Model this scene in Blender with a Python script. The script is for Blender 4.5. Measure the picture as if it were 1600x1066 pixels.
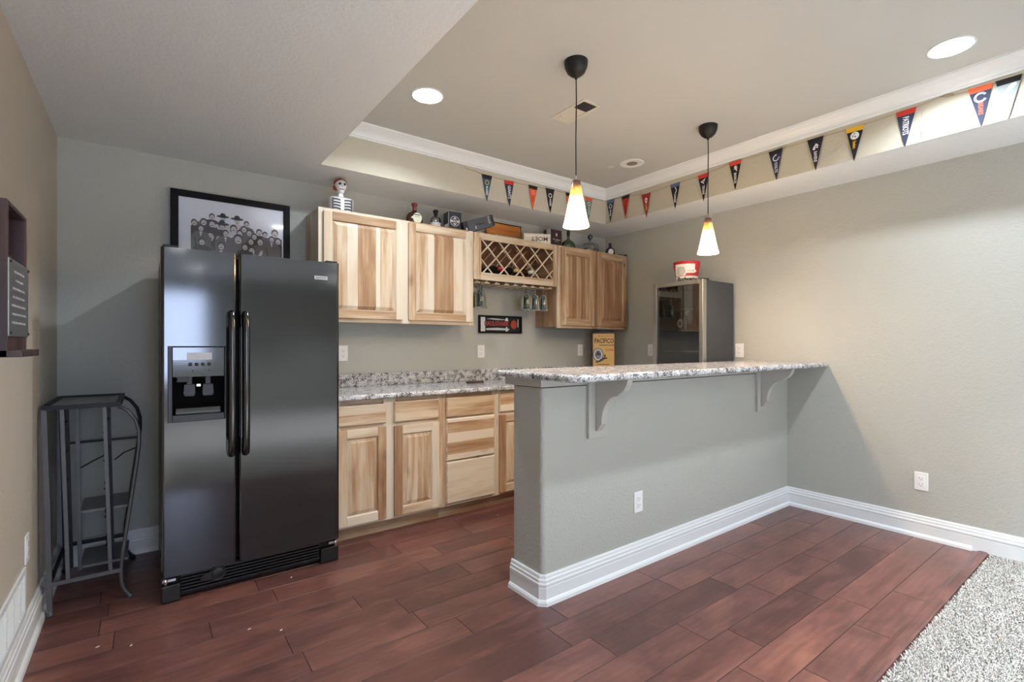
import bpy, math, random
from mathutils import Vector, Matrix
import numpy as np
R = math.radians
for o in list(bpy.data.objects): bpy.data.objects.remove(o)
scn = bpy.context.scene
col = scn.collection

# ------------------------------------------------------------------ camera, exposure, world
FPX, HY, TH = 768.2, 538.4, 0.93106
cam_d = bpy.data.cameras.new('camera'); cam = bpy.data.objects.new('camera', cam_d); col.objects.link(cam)
cam_d.sensor_fit = 'HORIZONTAL'; cam_d.sensor_width = 36; cam_d.lens = FPX * 36 / 1600
cam_d.shift_y = (HY - 533) / 1600
cam_d.clip_start = 0.02; cam_d.clip_end = 60
cam.location = (0, 0, 1.24); cam.rotation_euler = (math.pi / 2, 0, TH - math.pi / 2)
scn.camera = cam
scn.view_settings.view_transform = 'Standard'; scn.view_settings.look = 'None'
scn.view_settings.exposure = 0.40; scn.view_settings.gamma = 1.0; scn.view_settings.use_curve_mapping = False
w = bpy.data.worlds.new('world'); scn.world = w; w.use_nodes = True
w.node_tree.nodes['Background'].inputs[0].default_value = (0.62, 0.75, 1.0, 1)
w.node_tree.nodes['Background'].inputs[1].default_value = 2.2

# room numbers
XL, XR, YB, YF, ZL, ZT = -0.395, 4.0, 3.68, -4.2, 2.39, 2.70
TX0, TX1, TY0, TY1 = 0.89, 3.529, 0.0, 3.244

def lamp(name, kind, loc, energy, color, size=0.1, rot=(0, 0, 0), spot=None, blend=0.3, shape=None, sy=None, spread=None, parent=None):
    d = bpy.data.lights.new(name, kind); d.energy = energy; d.color = color
    if kind == 'AREA':
        d.size = size
        if shape: d.shape = shape
        if sy: d.size_y = sy
        if spread: d.spread = R(spread)
    else:
        d.shadow_soft_size = size
    if spot: d.spot_size = R(spot); d.spot_blend = blend
    o = bpy.data.objects.new(name, d); col.objects.link(o)
    o.location = loc; o.rotation_euler = rot
    if parent: o.parent = parent; o.location = Vector(loc) - parent.location
    return o
# daylight entering through the rear window (the sky's light, gathered at the opening)
lamp('window_daylight', 'AREA', (0.43, -4.05, 1.38), 32, (0.58, 0.70, 1.0), 0.72, (R(90), 0, 0), shape='RECTANGLE', sy=1.46)
CANP = 13.5     # watts of each ceiling can
CANC = (0.85, 0.935, 1.0)
REARP = 50.0    # the added fill cans in the low ceiling behind the camera

# ------------------------------------------------------------------ materials
def srgb(r, g, b):
    f = lambda c: (c / 255 / 12.92) if c / 255 <= 0.04045 else ((c / 255 + 0.055) / 1.055) ** 2.4
    return (f(r), f(g), f(b), 1)
class N:
    def __init__(s, name):
        s.m = bpy.data.materials.new(name); s.m.use_nodes = True
        s.t = s.m.node_tree; s.b = s.t.nodes['Principled BSDF']; s.out = s.t.nodes['Material Output']
    def n(s, typ, **kw):
        x = s.t.nodes.new(typ)
        for k, v in kw.items():
            if k.startswith('i_'): x.inputs[k[2:].replace('_', ' ')].default_value = v
            else: setattr(x, k, v)
        return x
    def l(s, a, b): s.t.links.new(a, b)
    def p(s, **kw):
        for k, v in kw.items(): s.b.inputs[k.replace('_', ' ')].default_value = v
        return s
    def coord(s, kind='Object', scale=(1, 1, 1)):
        tc = s.n('ShaderNodeTexCoord'); mp = s.n('ShaderNodeMapping'); mp.inputs['Scale'].default_value = scale
        s.l(tc.outputs[kind], mp.inputs['Vector']); return mp.outputs[0]
    def noise(s, vec, scale, detail=3, rough=0.5, dist=0.0):
        x = s.n('ShaderNodeTexNoise'); x.inputs['Scale'].default_value = scale; x.inputs['Detail'].default_value = detail
        x.inputs['Roughness'].default_value = rough; x.inputs['Distortion'].default_value = dist
        if vec is not None: s.l(vec, x.inputs['Vector'])
        return x.outputs['Fac']
    def ramp(s, fac, stops, interp='LINEAR'):
        x = s.n('ShaderNodeValToRGB'); cr = x.color_ramp; cr.interpolation = interp
        while len(cr.elements) < len(stops): cr.elements.new(0.5)
        for e, (pos, c) in zip(cr.elements, stops): e.position = pos; e.color = c
        s.l(fac, x.inputs[0]); return x.outputs[0]
    def mix(s, fac, a, b, mode='MIX'):
        x = s.n('ShaderNodeMix', data_type='RGBA', blend_type=mode)
        for k, v in ((0, fac), (6, a), (7, b)):
            if hasattr(v, 'is_output') or hasattr(v, 'links'): s.l(v, x.inputs[k])
            else: x.inputs[k].default_value = v
        return x.outputs[2]
    def math(s, op, a, b=0.0, c=None):
        x = s.n('ShaderNodeMath', operation=op)
        for k, v in ((0, a), (1, b)) + (((2, c),) if c is not None else ()):
            if hasattr(v, 'links'): s.l(v, x.inputs[k])
            else: x.inputs[k].default_value = v
        return x.outputs[0]
    def bump(s, h, strength=0.2, dist=0.002):
        x = s.n('ShaderNodeBump'); x.inputs['Strength'].default_value = strength; x.inputs['Distance'].default_value = dist
        s.l(h, x.inputs['Height']); s.l(x.outputs[0], s.b.inputs['Normal']); return x
M = {}
def simple(name, c, rough=0.5, metal=0.0, **kw):
    n = N(name); n.p(Base_Color=c, Roughness=rough, Metallic=metal)
    for k, v in kw.items(): n.b.inputs[k.replace('_', ' ')].default_value = v
    M[name] = n.m; return n
def paint(name, c, bs=0.25, sc=90, rough=0.6):
    n = N(name); v = n.coord('Object')
    f = n.noise(v, 1.3, 2); c2 = tuple(x * 0.95 for x in c[:3]) + (1,)
    n.l(n.mix(f, c2, c), n.b.inputs['Base Color'])
    h = n.noise(v, sc, 4, 0.55, 0.3); h2 = n.ramp(h, [(0.42, (0, 0, 0, 1)), (0.62, (1, 1, 1, 1))])
    n.bump(h2, bs, 0.003); n.p(Roughness=rough); M[name] = n.m
paint('wall_paint', srgb(178, 179, 173), 0.28, 75, 0.55)
paint('wall_paint_warm', srgb(190, 182, 170), 0.28, 75, 0.55)
paint('ceiling_paint', srgb(226, 227, 228), 0.3, 60, 0.8)
paint('tray_side_paint', srgb(190, 185, 170), 0.3, 70, 0.7)
paint('tray_ceiling_paint', srgb(192, 192, 190), 0.08, 60, 0.7)
paint('bracket_paint', srgb(182, 181, 176), 0.06, 60, 0.5)
simple('white_trim', srgb(226, 229, 232), 0.32)
simple('white_plastic', srgb(232, 232, 234), 0.35)
simple('dark_slot', srgb(60, 60, 62), 0.6)
simple('black_plastic', srgb(22, 22, 24), 0.35)
simple('black_matte', srgb(15, 15, 16), 0.7)
simple('grey_plastic', srgb(50, 50, 54), 0.45)
simple('chrome', srgb(210, 210, 212), 0.12, 1.0)
simple('brushed_steel', srgb(196, 194, 190), 0.28, 1.0)
simple('bronze_metal', srgb(44, 42, 42), 0.45, 0.6)
simple('rack_metal', srgb(92, 92, 96), 0.42, 0.35)
simple('rack_panel', srgb(122, 122, 124), 0.35, 0.3)
simple('rack_metal_dark', srgb(36, 37, 44), 0.5, 0.5)
simple('cooler_side', srgb(58, 59, 62), 0.5)
simple('cooler_interior', srgb(96, 96, 99), 0.6)
simple('plaque_metal', srgb(150, 152, 156), 0.38, 0.8)
simple('plaque_line', srgb(176, 176, 178), 0.6, 0.3)
simple('label_cream', srgb(214, 214, 190), 0.6)
simple('label_white', srgb(226, 224, 222), 0.5)
simple('red_wax', srgb(122, 50, 40), 0.4)
simple('bottle_amber', srgb(58, 34, 22), 0.12)
simple('box_black', srgb(38, 38, 46), 0.4)
simple('box_grey', srgb(76, 78, 88), 0.45)
simple('box_brown', srgb(62, 42, 40), 0.5)
simple('silver_print', srgb(190, 190, 196), 0.4)
simple('cork', srgb(180, 150, 110), 0.8)
simple('skull_white', srgb(222, 220, 222), 0.35)
simple('skull_black', srgb(24, 26, 34), 0.4)
simple('skull_hat', srgb(150, 62, 36), 0.5)
simple('red_ink', srgb(184, 40, 44), 0.5)
simple('sign_red', srgb(176, 62, 66), 0.5)
simple('sign_orange', srgb(168, 60, 48), 0.5)
simple('tin_yellow', srgb(206, 172, 104), 0.45)
simple('tin_brown', srgb(70, 46, 32), 0.5)
simple('tin_blue', srgb(120, 124, 150), 0.5)
simple('tin_white', srgb(205, 210, 214), 0.5)
simple('tin_green', srgb(52, 60, 58), 0.5)
simple('print_paper', srgb(228, 230, 238), 0.6)
simple('print_light', srgb(206, 204, 208), 0.6)
simple('print_mid', srgb(98, 94, 98), 0.6)
simple('print_dark', srgb(48, 44, 48), 0.6)
simple('frame_black', srgb(18, 16, 20), 0.5, Specular_IOR_Level=0.15)
simple('recess_black', srgb(8, 8, 9), 0.8, Specular_IOR_Level=0.1)
simple('string', srgb(168, 140, 104), 0.9)
simple('vent_white', srgb(206, 200, 190), 0.5)
simple('lens_tan', srgb(138, 126, 110), 0.6)
simple('tray_wood_pale', srgb(224, 200, 150), 0.5)
simple('paper_scrap', srgb(225, 222, 218), 0.8)
for k, c in {'f_black': (24, 24, 28), 'f_navy': (44, 50, 74), 'f_teal': (52, 88, 112), 'f_red': (196, 52, 40), 'f_darkred': (150, 44, 36),
             'f_orange': (226, 96, 58), 'f_redorange': (214, 74, 50), 'f_blue': (92, 108, 146), 'f_yellow': (224, 176, 44), 'f_white': (226, 226, 228),
             'f_green': (92, 120, 126), 'f_grey': (150, 160, 164), 'f_gold': (206, 160, 60), 'f_purple': (40, 34, 48)}.items():
    simple(k, srgb(*c), 0.85)

# hickory: sapwood / heartwood by board (face attribute), grain along UV.x
n = N('hickory')
at = n.n('ShaderNodeAttribute', attribute_name='tone'); uv = n.n('ShaderNodeUVMap', uv_map='grain')
mp = n.n('ShaderNodeMapping'); mp.inputs['Scale'].default_value = (1.6, 26, 1); n.l(uv.outputs[0], mp.inputs['Vector'])
g = n.noise(mp.outputs[0], 1.0, 5, 0.62, 0.6)
mp2 = n.n('ShaderNodeMapping'); mp2.inputs['Scale'].default_value = (1.1, 7.5, 1); n.l(uv.outputs[0], mp2.inputs['Vector'])
g2 = n.noise(mp2.outputs[0], 1.0, 2, 0.5, 1.6)
mp3 = n.n('ShaderNodeMapping'); mp3.inputs['Scale'].default_value = (5, 240, 1); n.l(uv.outputs[0], mp3.inputs['Vector'])
g3 = n.noise(mp3.outputs[0], 1.0, 2)
t = n.math('ADD', at.outputs['Fac'], n.math('MULTIPLY', n.math('SUBTRACT', g, 0.5), 0.75))
t = n.math('ADD', t, n.math('MULTIPLY', n.math('SUBTRACT', g2, 0.5), 0.75))
t = n.math('ADD', t, n.math('MULTIPLY', n.math('SUBTRACT', g3, 0.5), 0.22))
c = n.ramp(t, [(0.12, srgb(212, 200, 182)), (0.36, srgb(198, 179, 153)), (0.5, srgb(180, 152, 122)), (0.68, srgb(158, 124, 94)), (0.98, srgb(120, 80, 54))])
mpk = n.n('ShaderNodeMapping'); mpk.inputs['Scale'].default_value = (3.4, 6.5, 1); n.l(uv.outputs[0], mpk.inputs['Vector'])
vk = n.n('ShaderNodeTexVoronoi'); vk.inputs['Scale'].default_value = 1.0; n.l(mpk.outputs[0], vk.inputs['Vector'])
sepc = n.n('ShaderNodeSeparateColor'); n.l(vk.outputs['Color'], sepc.inputs[0])
rare = n.math('GREATER_THAN', sepc.outputs[0], 0.66)
kn = n.ramp(vk.outputs['Distance'], [(0.03, (1, 1, 1, 1)), (0.075, (0.35, .35, .35, 1)), (0.2, (0, 0, 0, 1))])
kf = n.math('MULTIPLY', kn, rare)
n.l(n.mix(kf, c, srgb(84, 52, 34)), n.b.inputs['Base Color']); n.p(Roughness=0.38); n.bump(g3, 0.05, 0.001)
M['hickory'] = n.m
# reddish plank floor
n = N('floor_planks')
at = n.n('ShaderNodeAttribute', attribute_name='tone'); uv = n.n('ShaderNodeUVMap', uv_map='grain')
mp = n.n('ShaderNodeMapping'); mp.inputs['Scale'].default_value = (2.2, 22, 1); n.l(uv.outputs[0], mp.inputs['Vector'])
g = n.noise(mp.outputs[0], 1.0, 5, 0.6, 1.2)
mp2 = n.n('ShaderNodeMapping'); mp2.inputs['Scale'].default_value = (3.2, 7, 1); n.l(uv.outputs[0], mp2.inputs['Vector'])
g2 = n.noise(mp2.outputs[0], 1.0, 4, 0.6, 0.8)
t = n.math('ADD', n.math('MULTIPLY', at.outputs['Fac'], 0.40), n.math('MULTIPLY', n.math('SUBTRACT', g, 0.5), 0.55))
t = n.math('ADD', t, n.math('MULTIPLY', n.math('SUBTRACT', g2, 0.5), 1.05))
t = n.math('ADD', t, 0.32)
t = n.math('ADD', n.math('MULTIPLY', t, 0.7), 0.3)
c = n.ramp(t, [(0.02, srgb(30, 19, 20)), (0.10, srgb(70, 42, 40)), (0.51, srgb(82, 49, 46)), (0.72, srgb(113, 71, 64)), (0.895, srgb(134, 88, 76)), (1.0, srgb(150, 104, 84))])
wv = n.n('ShaderNodeTexWave', wave_type='RINGS'); wv.inputs['Scale'].default_value = 2.2; wv.inputs['Distortion'].default_value = 7.0
wv.inputs['Detail'].default_value = 3; wv.inputs['Detail Scale'].default_value = 1.4
mpw = n.n('ShaderNodeMapping'); mpw.inputs['Scale'].default_value = (1.0, 4.5, 1); n.l(uv.outputs[0], mpw.inputs['Vector']); n.l(mpw.outputs[0], wv.inputs['Vector'])
c = n.mix(0.07, c, wv.outputs['Color'], 'OVERLAY')
c = n.mix(0.10, c, srgb(128, 100, 92))
n.l(c, n.b.inputs['Base Color'])
mpb = n.n('ShaderNodeMapping'); mpb.inputs['Scale'].default_value = (9, 2.5, 1); n.l(uv.outputs[0], mpb.inputs['Vector'])
hb = n.math('ADD', n.math('MULTIPLY', n.noise(mpb.outputs[0], 1.0, 3), 1.0), n.math('MULTIPLY', g, 0.35))
n.bump(hb, 0.16, 0.003); n.p(Roughness=0.31); n.b.inputs['Specular IOR Level'].default_value = 0.55
M['floor_planks'] = n.m
# granite
n = N('granite'); v = n.coord('Object')
vo = n.n('ShaderNodeTexVoronoi'); vo.inputs['Scale'].default_value = 260; n.l(v, vo.inputs['Vector'])
sc_ = n.n('ShaderNodeSeparateColor'); n.l(vo.outputs['Color'], sc_.inputs[0])
big = n.noise(v, 26, 3, 0.6)
f = n.math('ADD', n.math('MULTIPLY', sc_.outputs[0], 0.72), n.math('MULTIPLY', n.math('SUBTRACT', big, 0.5), 1.5))
c = n.ramp(f, [(0.0, srgb(40, 40, 44)), (0.09, srgb(58, 58, 62)), (0.13, srgb(124, 122, 122)), (0.28, srgb(150, 150, 153)), (0.36, srgb(190, 190, 192)), (0.7, srgb(214, 215, 217))], 'LINEAR')
n.l(c, n.b.inputs['Base Color']); n.p(Roughness=0.16); M['granite'] = n.m
# carpet
n = N('carpet_yarn'); at = n.n('ShaderNodeAttribute', attribute_name='tone')
c = n.ramp(at.outputs['Fac'], [(0.0, srgb(172, 167, 162)), (0.4, srgb(194, 190, 185)), (1.0, srgb(210, 207, 203))])
n.l(c, n.b.inputs['Base Color']); n.p(Roughness=1.0, Specular_IOR_Level=0.1)
gm = n.n('ShaderNodeNewGeometry'); va = n.n('ShaderNodeVectorMath', operation='SCALE'); va.inputs['Scale'].default_value = 0.35; n.l(gm.outputs['Normal'], va.inputs[0])
vb = n.n('ShaderNodeVectorMath', operation='ADD'); vb.inputs[1].default_value = (0, 0, 0.8); n.l(va.outputs[0], vb.inputs[0])
vc = n.n('ShaderNodeVectorMath', operation='NORMALIZE'); n.l(vb.outputs[0], vc.inputs[0]); n.l(vc.outputs[0], n.b.inputs['Normal'])
M['carpet_yarn'] = n.m
n = N('carpet_back'); v = n.coord('Object')
f = n.noise(v, 160, 4, 0.7); n.l(n.ramp(f, [(0.3, srgb(132, 126, 120)), (0.6, srgb(208, 204, 200))]), n.b.inputs['Base Color'])
n.bump(f, 0.8, 0.01); n.p(Roughness=0.95); M['carpet_back'] = n.m
# fridge gloss black
n = N('fridge_black'); v = n.coord('Object'); n.p(Base_Color=srgb(18, 18, 20), Roughness=0.09, Specular_IOR_Level=0.9)
n.bump(n.noise(v, 220, 2), 0.05, 0.001); M['fridge_black'] = n.m
n = N('fridge_side'); v = n.coord('Object'); n.p(Base_Color=srgb(62, 62, 64), Roughness=0.45); n.bump(n.noise(v, 400, 2), 0.2, 0.001); M['fridge_side'] = n.m
# dark stained plaque wood
n = N('stained_wood'); v = n.coord('Object', (30, 30, 1.5)); f = n.noise(v, 1.0, 4)
n.l(n.ramp(f, [(0.3, srgb(40, 30, 32)), (0.7, srgb(84, 60, 58))]), n.b.inputs['Base Color']); n.p(Roughness=0.4); M['stained_wood'] = n.m
n = N('orange_wood'); v = n.coord('Object', (3, 20, 20)); f = n.noise(v, 1.0, 4)
n.l(n.ramp(f, [(0.3, srgb(170, 96, 44)), (0.7, srgb(226, 152, 78))]), n.b.inputs['Base Color']); n.p(Roughness=0.4); M['orange_wood'] = n.m
n = N('moet_wood'); v = n.coord('Object', (6, 30, 30)); f = n.noise(v, 1.0, 3)
n.l(n.ramp(f, [(0.3, srgb(196, 188, 174)), (0.7, srgb(226, 220, 208))]), n.b.inputs['Base Color']); n.p(Roughness=0.7); M['moet_wood'] = n.m
def glass(name, c, rough=0.03, thin=0.75, gc=(1, 1, 1, 1)):
    n = N(name); t = n.t
    tr = n.n('ShaderNodeBsdfTransparent'); tr.inputs[0].default_value = c
    gl = n.n('ShaderNodeBsdfGlossy'); gl.inputs[0].default_value = gc; gl.inputs['Roughness'].default_value = rough
    fr = n.n('ShaderNodeFresnel'); fr.inputs[0].default_value = 1.45
    f = n.math('ADD', n.math('MULTIPLY', fr.outputs[0], 1.0), 1 - thin - 0.2)
    ms = n.n('ShaderNodeMixShader'); n.l(f, ms.inputs[0]); n.l(tr.outputs[0], ms.inputs[1]); n.l(gl.outputs[0], ms.inputs[2])
    n.l(ms.outputs[0], n.out.inputs[0]); M[name] = n.m
glass('clear_glass', (0.86, 0.88, 0.9, 1), thin=0.7)
glass('picture_glass', (0.97, 0.97, 0.98, 1), thin=0.80, rough=0.05)
glass('green_glass', (0.30, 0.48, 0.33, 1), thin=0.72)
glass('stem_glass', (0.24, 0.50, 0.36, 1), thin=0.76)
glass('stem_glass_blue', (0.26, 0.47, 0.50, 1), thin=0.74)
glass('stem_glass_dark', (0.05, 0.08, 0.09, 1), thin=0.78)
glass('door_glass', (0.72, 0.72, 0.74, 1), rough=0.01, thin=0.76)
glass('window_glass', (0.95, 0.97, 1.0, 1), rough=0.0, thin=0.8)
glass('blue_glass', (0.22, 0.26, 0.34, 1), thin=0.74)
# lamp glass: white below, amber to brown above; it glows with the bulb inside
n = N('shade_glass'); tc = n.n('ShaderNodeTexCoord'); sp = n.n('ShaderNodeSeparateXYZ'); n.l(tc.outputs['Generated'], sp.inputs[0])
nz = n.noise(tc.outputs['Object'], 60, 3)
h = n.math('ADD', sp.outputs[2], n.math('MULTIPLY', n.math('SUBTRACT', nz, 0.5), 0.22))
c = n.ramp(h, [(0.0, (1, 0.66, 0.30, 1)), (0.56, (1, 0.60, 0.20, 1)), (0.70, (1.0, 0.56, 0.09, 1)), (0.80, (0.62, 0.30, 0.06, 1)), (0.90, (0.16, 0.07, 0.035, 1)), (1, (0.07, 0.035, 0.03, 1))])
st = n.ramp(h, [(0.0, (1, 1, 1, 1)), (0.5, (0.6, .6, .6, 1)), (0.66, (0.05, .05, .05, 1)), (0.85, (0.015, .015, .015, 1)), (1, (0.004, .004, .004, 1))])
n.l(c, n.b.inputs['Base Color']); n.l(c, n.b.inputs['Emission Color']); n.l(n.math('MULTIPLY', st, 42.0), n.b.inputs['Emission Strength'])
n.p(Roughness=0.2); M['shade_glass'] = n.m
n = N('lamp_lens'); n.p(Base_Color=(1, 1, 1, 1), Emission_Color=(1, 0.99, 0.98, 1), Emission_Strength=22.0); M['lamp_lens'] = n.m

# ------------------------------------------------------------------ mesh builder
class MB:
    def __init__(s): s.v, s.f, s.m, s.sm, s.uv, s.tone = [], [], [], [], [], []
    def face(s, pts, mat=0, tone=0.4, ga='x', smooth=False, off=None):
        pts = [Vector(p) for p in pts]; b = len(s.v); s.v += [tuple(p) for p in pts]
        s.f.append(tuple(range(b, b + len(pts)))); s.m.append(mat); s.sm.append(smooth); s.tone.append(tone)
        s.uv.append(s._uv(pts, ga, off))
    def _uv(s, pts, ga, off):
        if off is None: off = (0, 0)
        a = {'x': 0, 'y': 1, 'z': 2}[ga]; o = [i for i in range(3) if i != a]
        return [(p[a] + off[0], p[o[0]] + p[o[1]] + off[1]) for p in pts]
    def idx(s, faces, verts, mat=0, tone=0.4, smooth=False, ga='z', off=None):
        b = len(s.v); s.v += [tuple(p) for p in verts]
        for f in faces:
            s.f.append(tuple(b + i for i in f)); s.m.append(mat); s.sm.append(smooth); s.tone.append(tone)
            s.uv.append(s._uv([Vector(verts[i]) for i in f], ga, off))
        return s
    def box(s, x0, x1, y0, y1, z0, z1, mat=0, tone=0.4, ga='x', off=None):
        V = [(x0, y0, z0), (x1, y0, z0), (x1, y1, z0), (x0, y1, z0), (x0, y0, z1), (x1, y0, z1), (x1, y1, z1), (x0, y1, z1)]
        F = [(0, 3, 2, 1), (4, 5, 6, 7), (0, 1, 5, 4), (1, 2, 6, 5), (2, 3, 7, 6), (3, 0, 4, 7)]
        if off is None: off = (rnd.uniform(0, 20), rnd.uniform(0, 20))
        return s.idx(F, V, mat, tone, False, ga, off)
    def prism(s, poly, axis, a0, a1, mat=0, tone=0.4, ga='z', smooth=False, capmat=None):
        # poly in the two other axes (cyclic order x,y / x,z / y,z)
        def P(u, v, a): return {'z': (u, v, a), 'y': (u, a, v), 'x': (a, u, v)}[axis]
        area = sum(poly[i][0] * poly[(i + 1) % len(poly)][1] - poly[(i + 1) % len(poly)][0] * poly[i][1] for i in range(len(poly)))
        if (area < 0) != (axis == 'y'): poly = poly[::-1]
        k = len(poly); V = [P(u, v, a0) for u, v in poly] + [P(u, v, a1) for u, v in poly]
        off = (rnd.uniform(0, 20), rnd.uniform(0, 20))
        b = len(s.v); s.v += V
        for f, sm_, mt in [((tuple(range(k - 1, -1, -1))), False, capmat), (tuple(range(k, 2 * k)), False, capmat)] + [((i, (i + 1) % k, k + (i + 1) % k, k + i), smooth, mat) for i in range(k)]:
            s.f.append(tuple(b + i for i in f)); s.m.append(mat if mt is None else mt); s.sm.append(sm_); s.tone.append(tone)
            s.uv.append(s._uv([Vector(V[i]) for i in f], ga, off))
        return s
    def lathe(s, prof, c=(0, 0, 0), n=24, mat=0, axis='z', smooth=True, sx=1, sy=1, tone=0.4, mats=None, power=None):
        def P(r, a, h):
            ca, sa = math.cos(a), math.sin(a)
            if power:
                q = (abs(ca) ** power + abs(sa) ** power) ** (-1 / power); ca *= q; sa *= q
            u, v = r * ca * sx, r * sa * sy
            return {'z': (c[0] + u, c[1] + v, c[2] + h), 'y': (c[0] + u, c[1] + h, c[2] - v), 'x': (c[0] + h, c[1] + u, c[2] + v)}[axis]
        V = []; idx = []
        for r, h in prof:
            if r < 1e-6: idx.append([len(V)] * n); V.append(P(0, 0, h))
            else: idx.append(list(range(len(V), len(V) + n))); V += [P(r, 2 * math.pi * i / n, h) for i in range(n)]
        b = len(s.v); s.v += V
        for j in range(len(prof) - 1):
            for i in range(n):
                i2 = (i + 1) % n; f = [idx[j][i], idx[j][i2], idx[j + 1][i2], idx[j + 1][i]]
                g = []
                for q in f:
                    if q not in g: g.append(q)
                if len(g) < 3: continue
                s.f.append(tuple(b + q for q in g)); s.m.append(mats[j] if mats else mat); s.sm.append(smooth); s.tone.append(tone)
                s.uv.append([(V[q][2], V[q][0]) for q in g])
        return s
    def tube(s, pts, r, n=8, mat=0, closed=False, square=False, caps=True):
        pts = [Vector(p) for p in pts]; m = len(pts); b = len(s.v)
        if square: n = 4
        rings = []; prev = None
        for i, p in enumerate(pts):
            if closed: t = (pts[(i + 1) % m] - pts[i - 1])
            else: t = (pts[min(i + 1, m - 1)] - pts[max(i - 1, 0)])
            t.normalize()
            if prev is None:
                u = t.cross(Vector((0, 0, 1)));
                if u.length < 1e-3: u = t.cross(Vector((0, 1, 0)))
            else: u = prev - t * prev.dot(t)
            u.normalize(); prev = u; v = t.cross(u)
            rr = r[i] if isinstance(r, (list, tuple)) else r
            a0 = math.pi / 4 if square else 0; q = rr * (1.4142 if square else 1)
            rings.append([p + (u * math.cos(a0 + 2 * math.pi * k / n) + v * math.sin(a0 + 2 * math.pi * k / n)) * q for k in range(n)])
        for rg in rings: s.v += [tuple(x) for x in rg]
        for j in range(m if closed else m - 1):
            j2 = (j + 1) % m
            for k in range(n):
                k2 = (k + 1) % n
                s.f.append((b + j * n + k, b + j * n + k2, b + j2 * n + k2, b + j2 * n + k)); s.m.append(mat); s.sm.append(not square); s.tone.append(0.4); s.uv.append([(0, 0)] * 4)
        if caps and not closed:
            for f in (tuple(b + k for k in range(n - 1, -1, -1)), tuple(b + (m - 1) * n + k for k in range(n))):
                s.f.append(f); s.m.append(mat); s.sm.append(False); s.tone.append(0.4); s.uv.append([(0, 0)] * n)
        return s
    def disc(s, cx, cz, y, rx, rz, mat=0, n=20, a0=0):   # flat disc facing -Y
        pts = [(cx + rx * math.cos(-a0 + 2 * math.pi * k / n), y, cz + rz * math.sin(-a0 + 2 * math.pi * k / n)) for k in range(n)]
        s.face(pts, mat); return s
    def flat(s, pts, y, mat=0):   # polygon in x,z facing -Y (counter-clockwise seen from -Y)
        a = sum(pts[i][0] * pts[(i + 1) % len(pts)][1] - pts[(i + 1) % len(pts)][0] * pts[i][1] for i in range(len(pts)))
        if a < 0: pts = pts[::-1]
        s.face([(p[0], y, p[1]) for p in pts], mat); return s
    def arc(s, cx, cz, y, r0, r1, a0, a1, mat=0, n=16):
        for k in range(n):
            A, B = R(a0 + (a1 - a0) * k / n), R(a0 + (a1 - a0) * (k + 1) / n)
            s.flat([(cx + r0 * math.cos(A), cz + r0 * math.sin(A)), (cx + r1 * math.cos(A), cz + r1 * math.sin(A)), (cx + r1 * math.cos(B), cz + r1 * math.sin(B)), (cx + r0 * math.cos(B), cz + r0 * math.sin(B))], y, mat)
        return s
    def build(s, name, mats, parent=None, bevel=0, seg=2, local=False, loc=None, rot=None, ang=40):
        if isinstance(mats, str): mats = [mats]
        o_ = Vector((0, 0, 0))
        if parent is not None and not local: o_ = parent.location
        elif parent is None and loc is None and not local:
            A = np.array(s.v); o_ = Vector(((A[:, 0].min() + A[:, 0].max()) / 2, (A[:, 1].min() + A[:, 1].max()) / 2, A[:, 2].min()))
        me = bpy.data.meshes.new(name); me.from_pydata([tuple(Vector(v) - o_) for v in s.v], [], s.f)
        for m in mats: me.materials.append(M[m])
        me.polygons.foreach_set('material_index', s.m); me.polygons.foreach_set('use_smooth', s.sm)
        uvl = me.uv_layers.new(name='grain'); uvl.data.foreach_set('uv', [c for f in s.uv for p in f for c in p])
        a = me.attributes.new('tone', 'FLOAT', 'FACE'); a.data.foreach_set('value', s.tone)
        me.update()
        o = bpy.data.objects.new(name, me); col.objects.link(o)
        if parent is not None: o.parent = parent
        if parent is None and loc is None and not local: o.location = o_
        if loc is not None: o.location = loc
        if rot is not None: o.rotation_euler = rot
        if bevel:
            b = o.modifiers.new('bevel', 'BEVEL'); b.width = bevel; b.segments = seg; b.limit_method = 'ANGLE'; b.angle_limit = R(ang)
        return o
rnd = random.Random(7)
def tag(o, label=None, cat=None, group=None, kind=None):
    if label: o['label'] = label
    if cat: o['category'] = cat
    if group: o['group'] = group
    if kind: o['kind'] = kind
    return o
def thing(name, label, cat, loc, rotz=0, group=None, rot=None):
    o = bpy.data.objects.new(name, None); col.objects.link(o); o.empty_display_size = 0.05
    o.location = loc; o.rotation_euler = rot if rot else (0, 0, rotz)
    return tag(o, label, cat, group)
def struct(o, label=None): o['kind'] = 'structure'; return tag(o, label)
def copy_tree(o, parent=None):
    c = o.copy(); col.objects.link(c)
    if parent is not None: c.parent = parent
    for ch in [x for x in bpy.data.objects if x.parent == o]: copy_tree(ch, c)
    return c
def text(name, s, size, mat, parent, loc, rot, ext=0.0004, bold=0.0, ax='CENTER', ay='CENTER', sx=1.0, space=1.0, shear=0.0):
    cu = bpy.data.curves.new(name, 'FONT'); cu.body = s; cu.size = size; cu.extrude = ext; cu.offset = bold
    cu.align_x = ax; cu.align_y = ay; cu.space_character = space; cu.shear = shear; cu.resolution_u = 2
    tmp = bpy.data.objects.new('tmp', cu); col.objects.link(tmp)
    bpy.context.view_layer.update()
    me = bpy.data.meshes.new_from_object(tmp.evaluated_get(bpy.context.evaluated_depsgraph_get()))
    bpy.data.objects.remove(tmp); me.name = name
    me.materials.clear(); me.materials.append(M[mat])
    o = bpy.data.objects.new(name, me); col.objects.link(o); o.parent = parent; o.location = loc; o.rotation_euler = rot; o.scale = (sx, 1, 1)
    return o
UP = (R(90), 0, 0)                     # text reading left to right on a face turned to -Y
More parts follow.
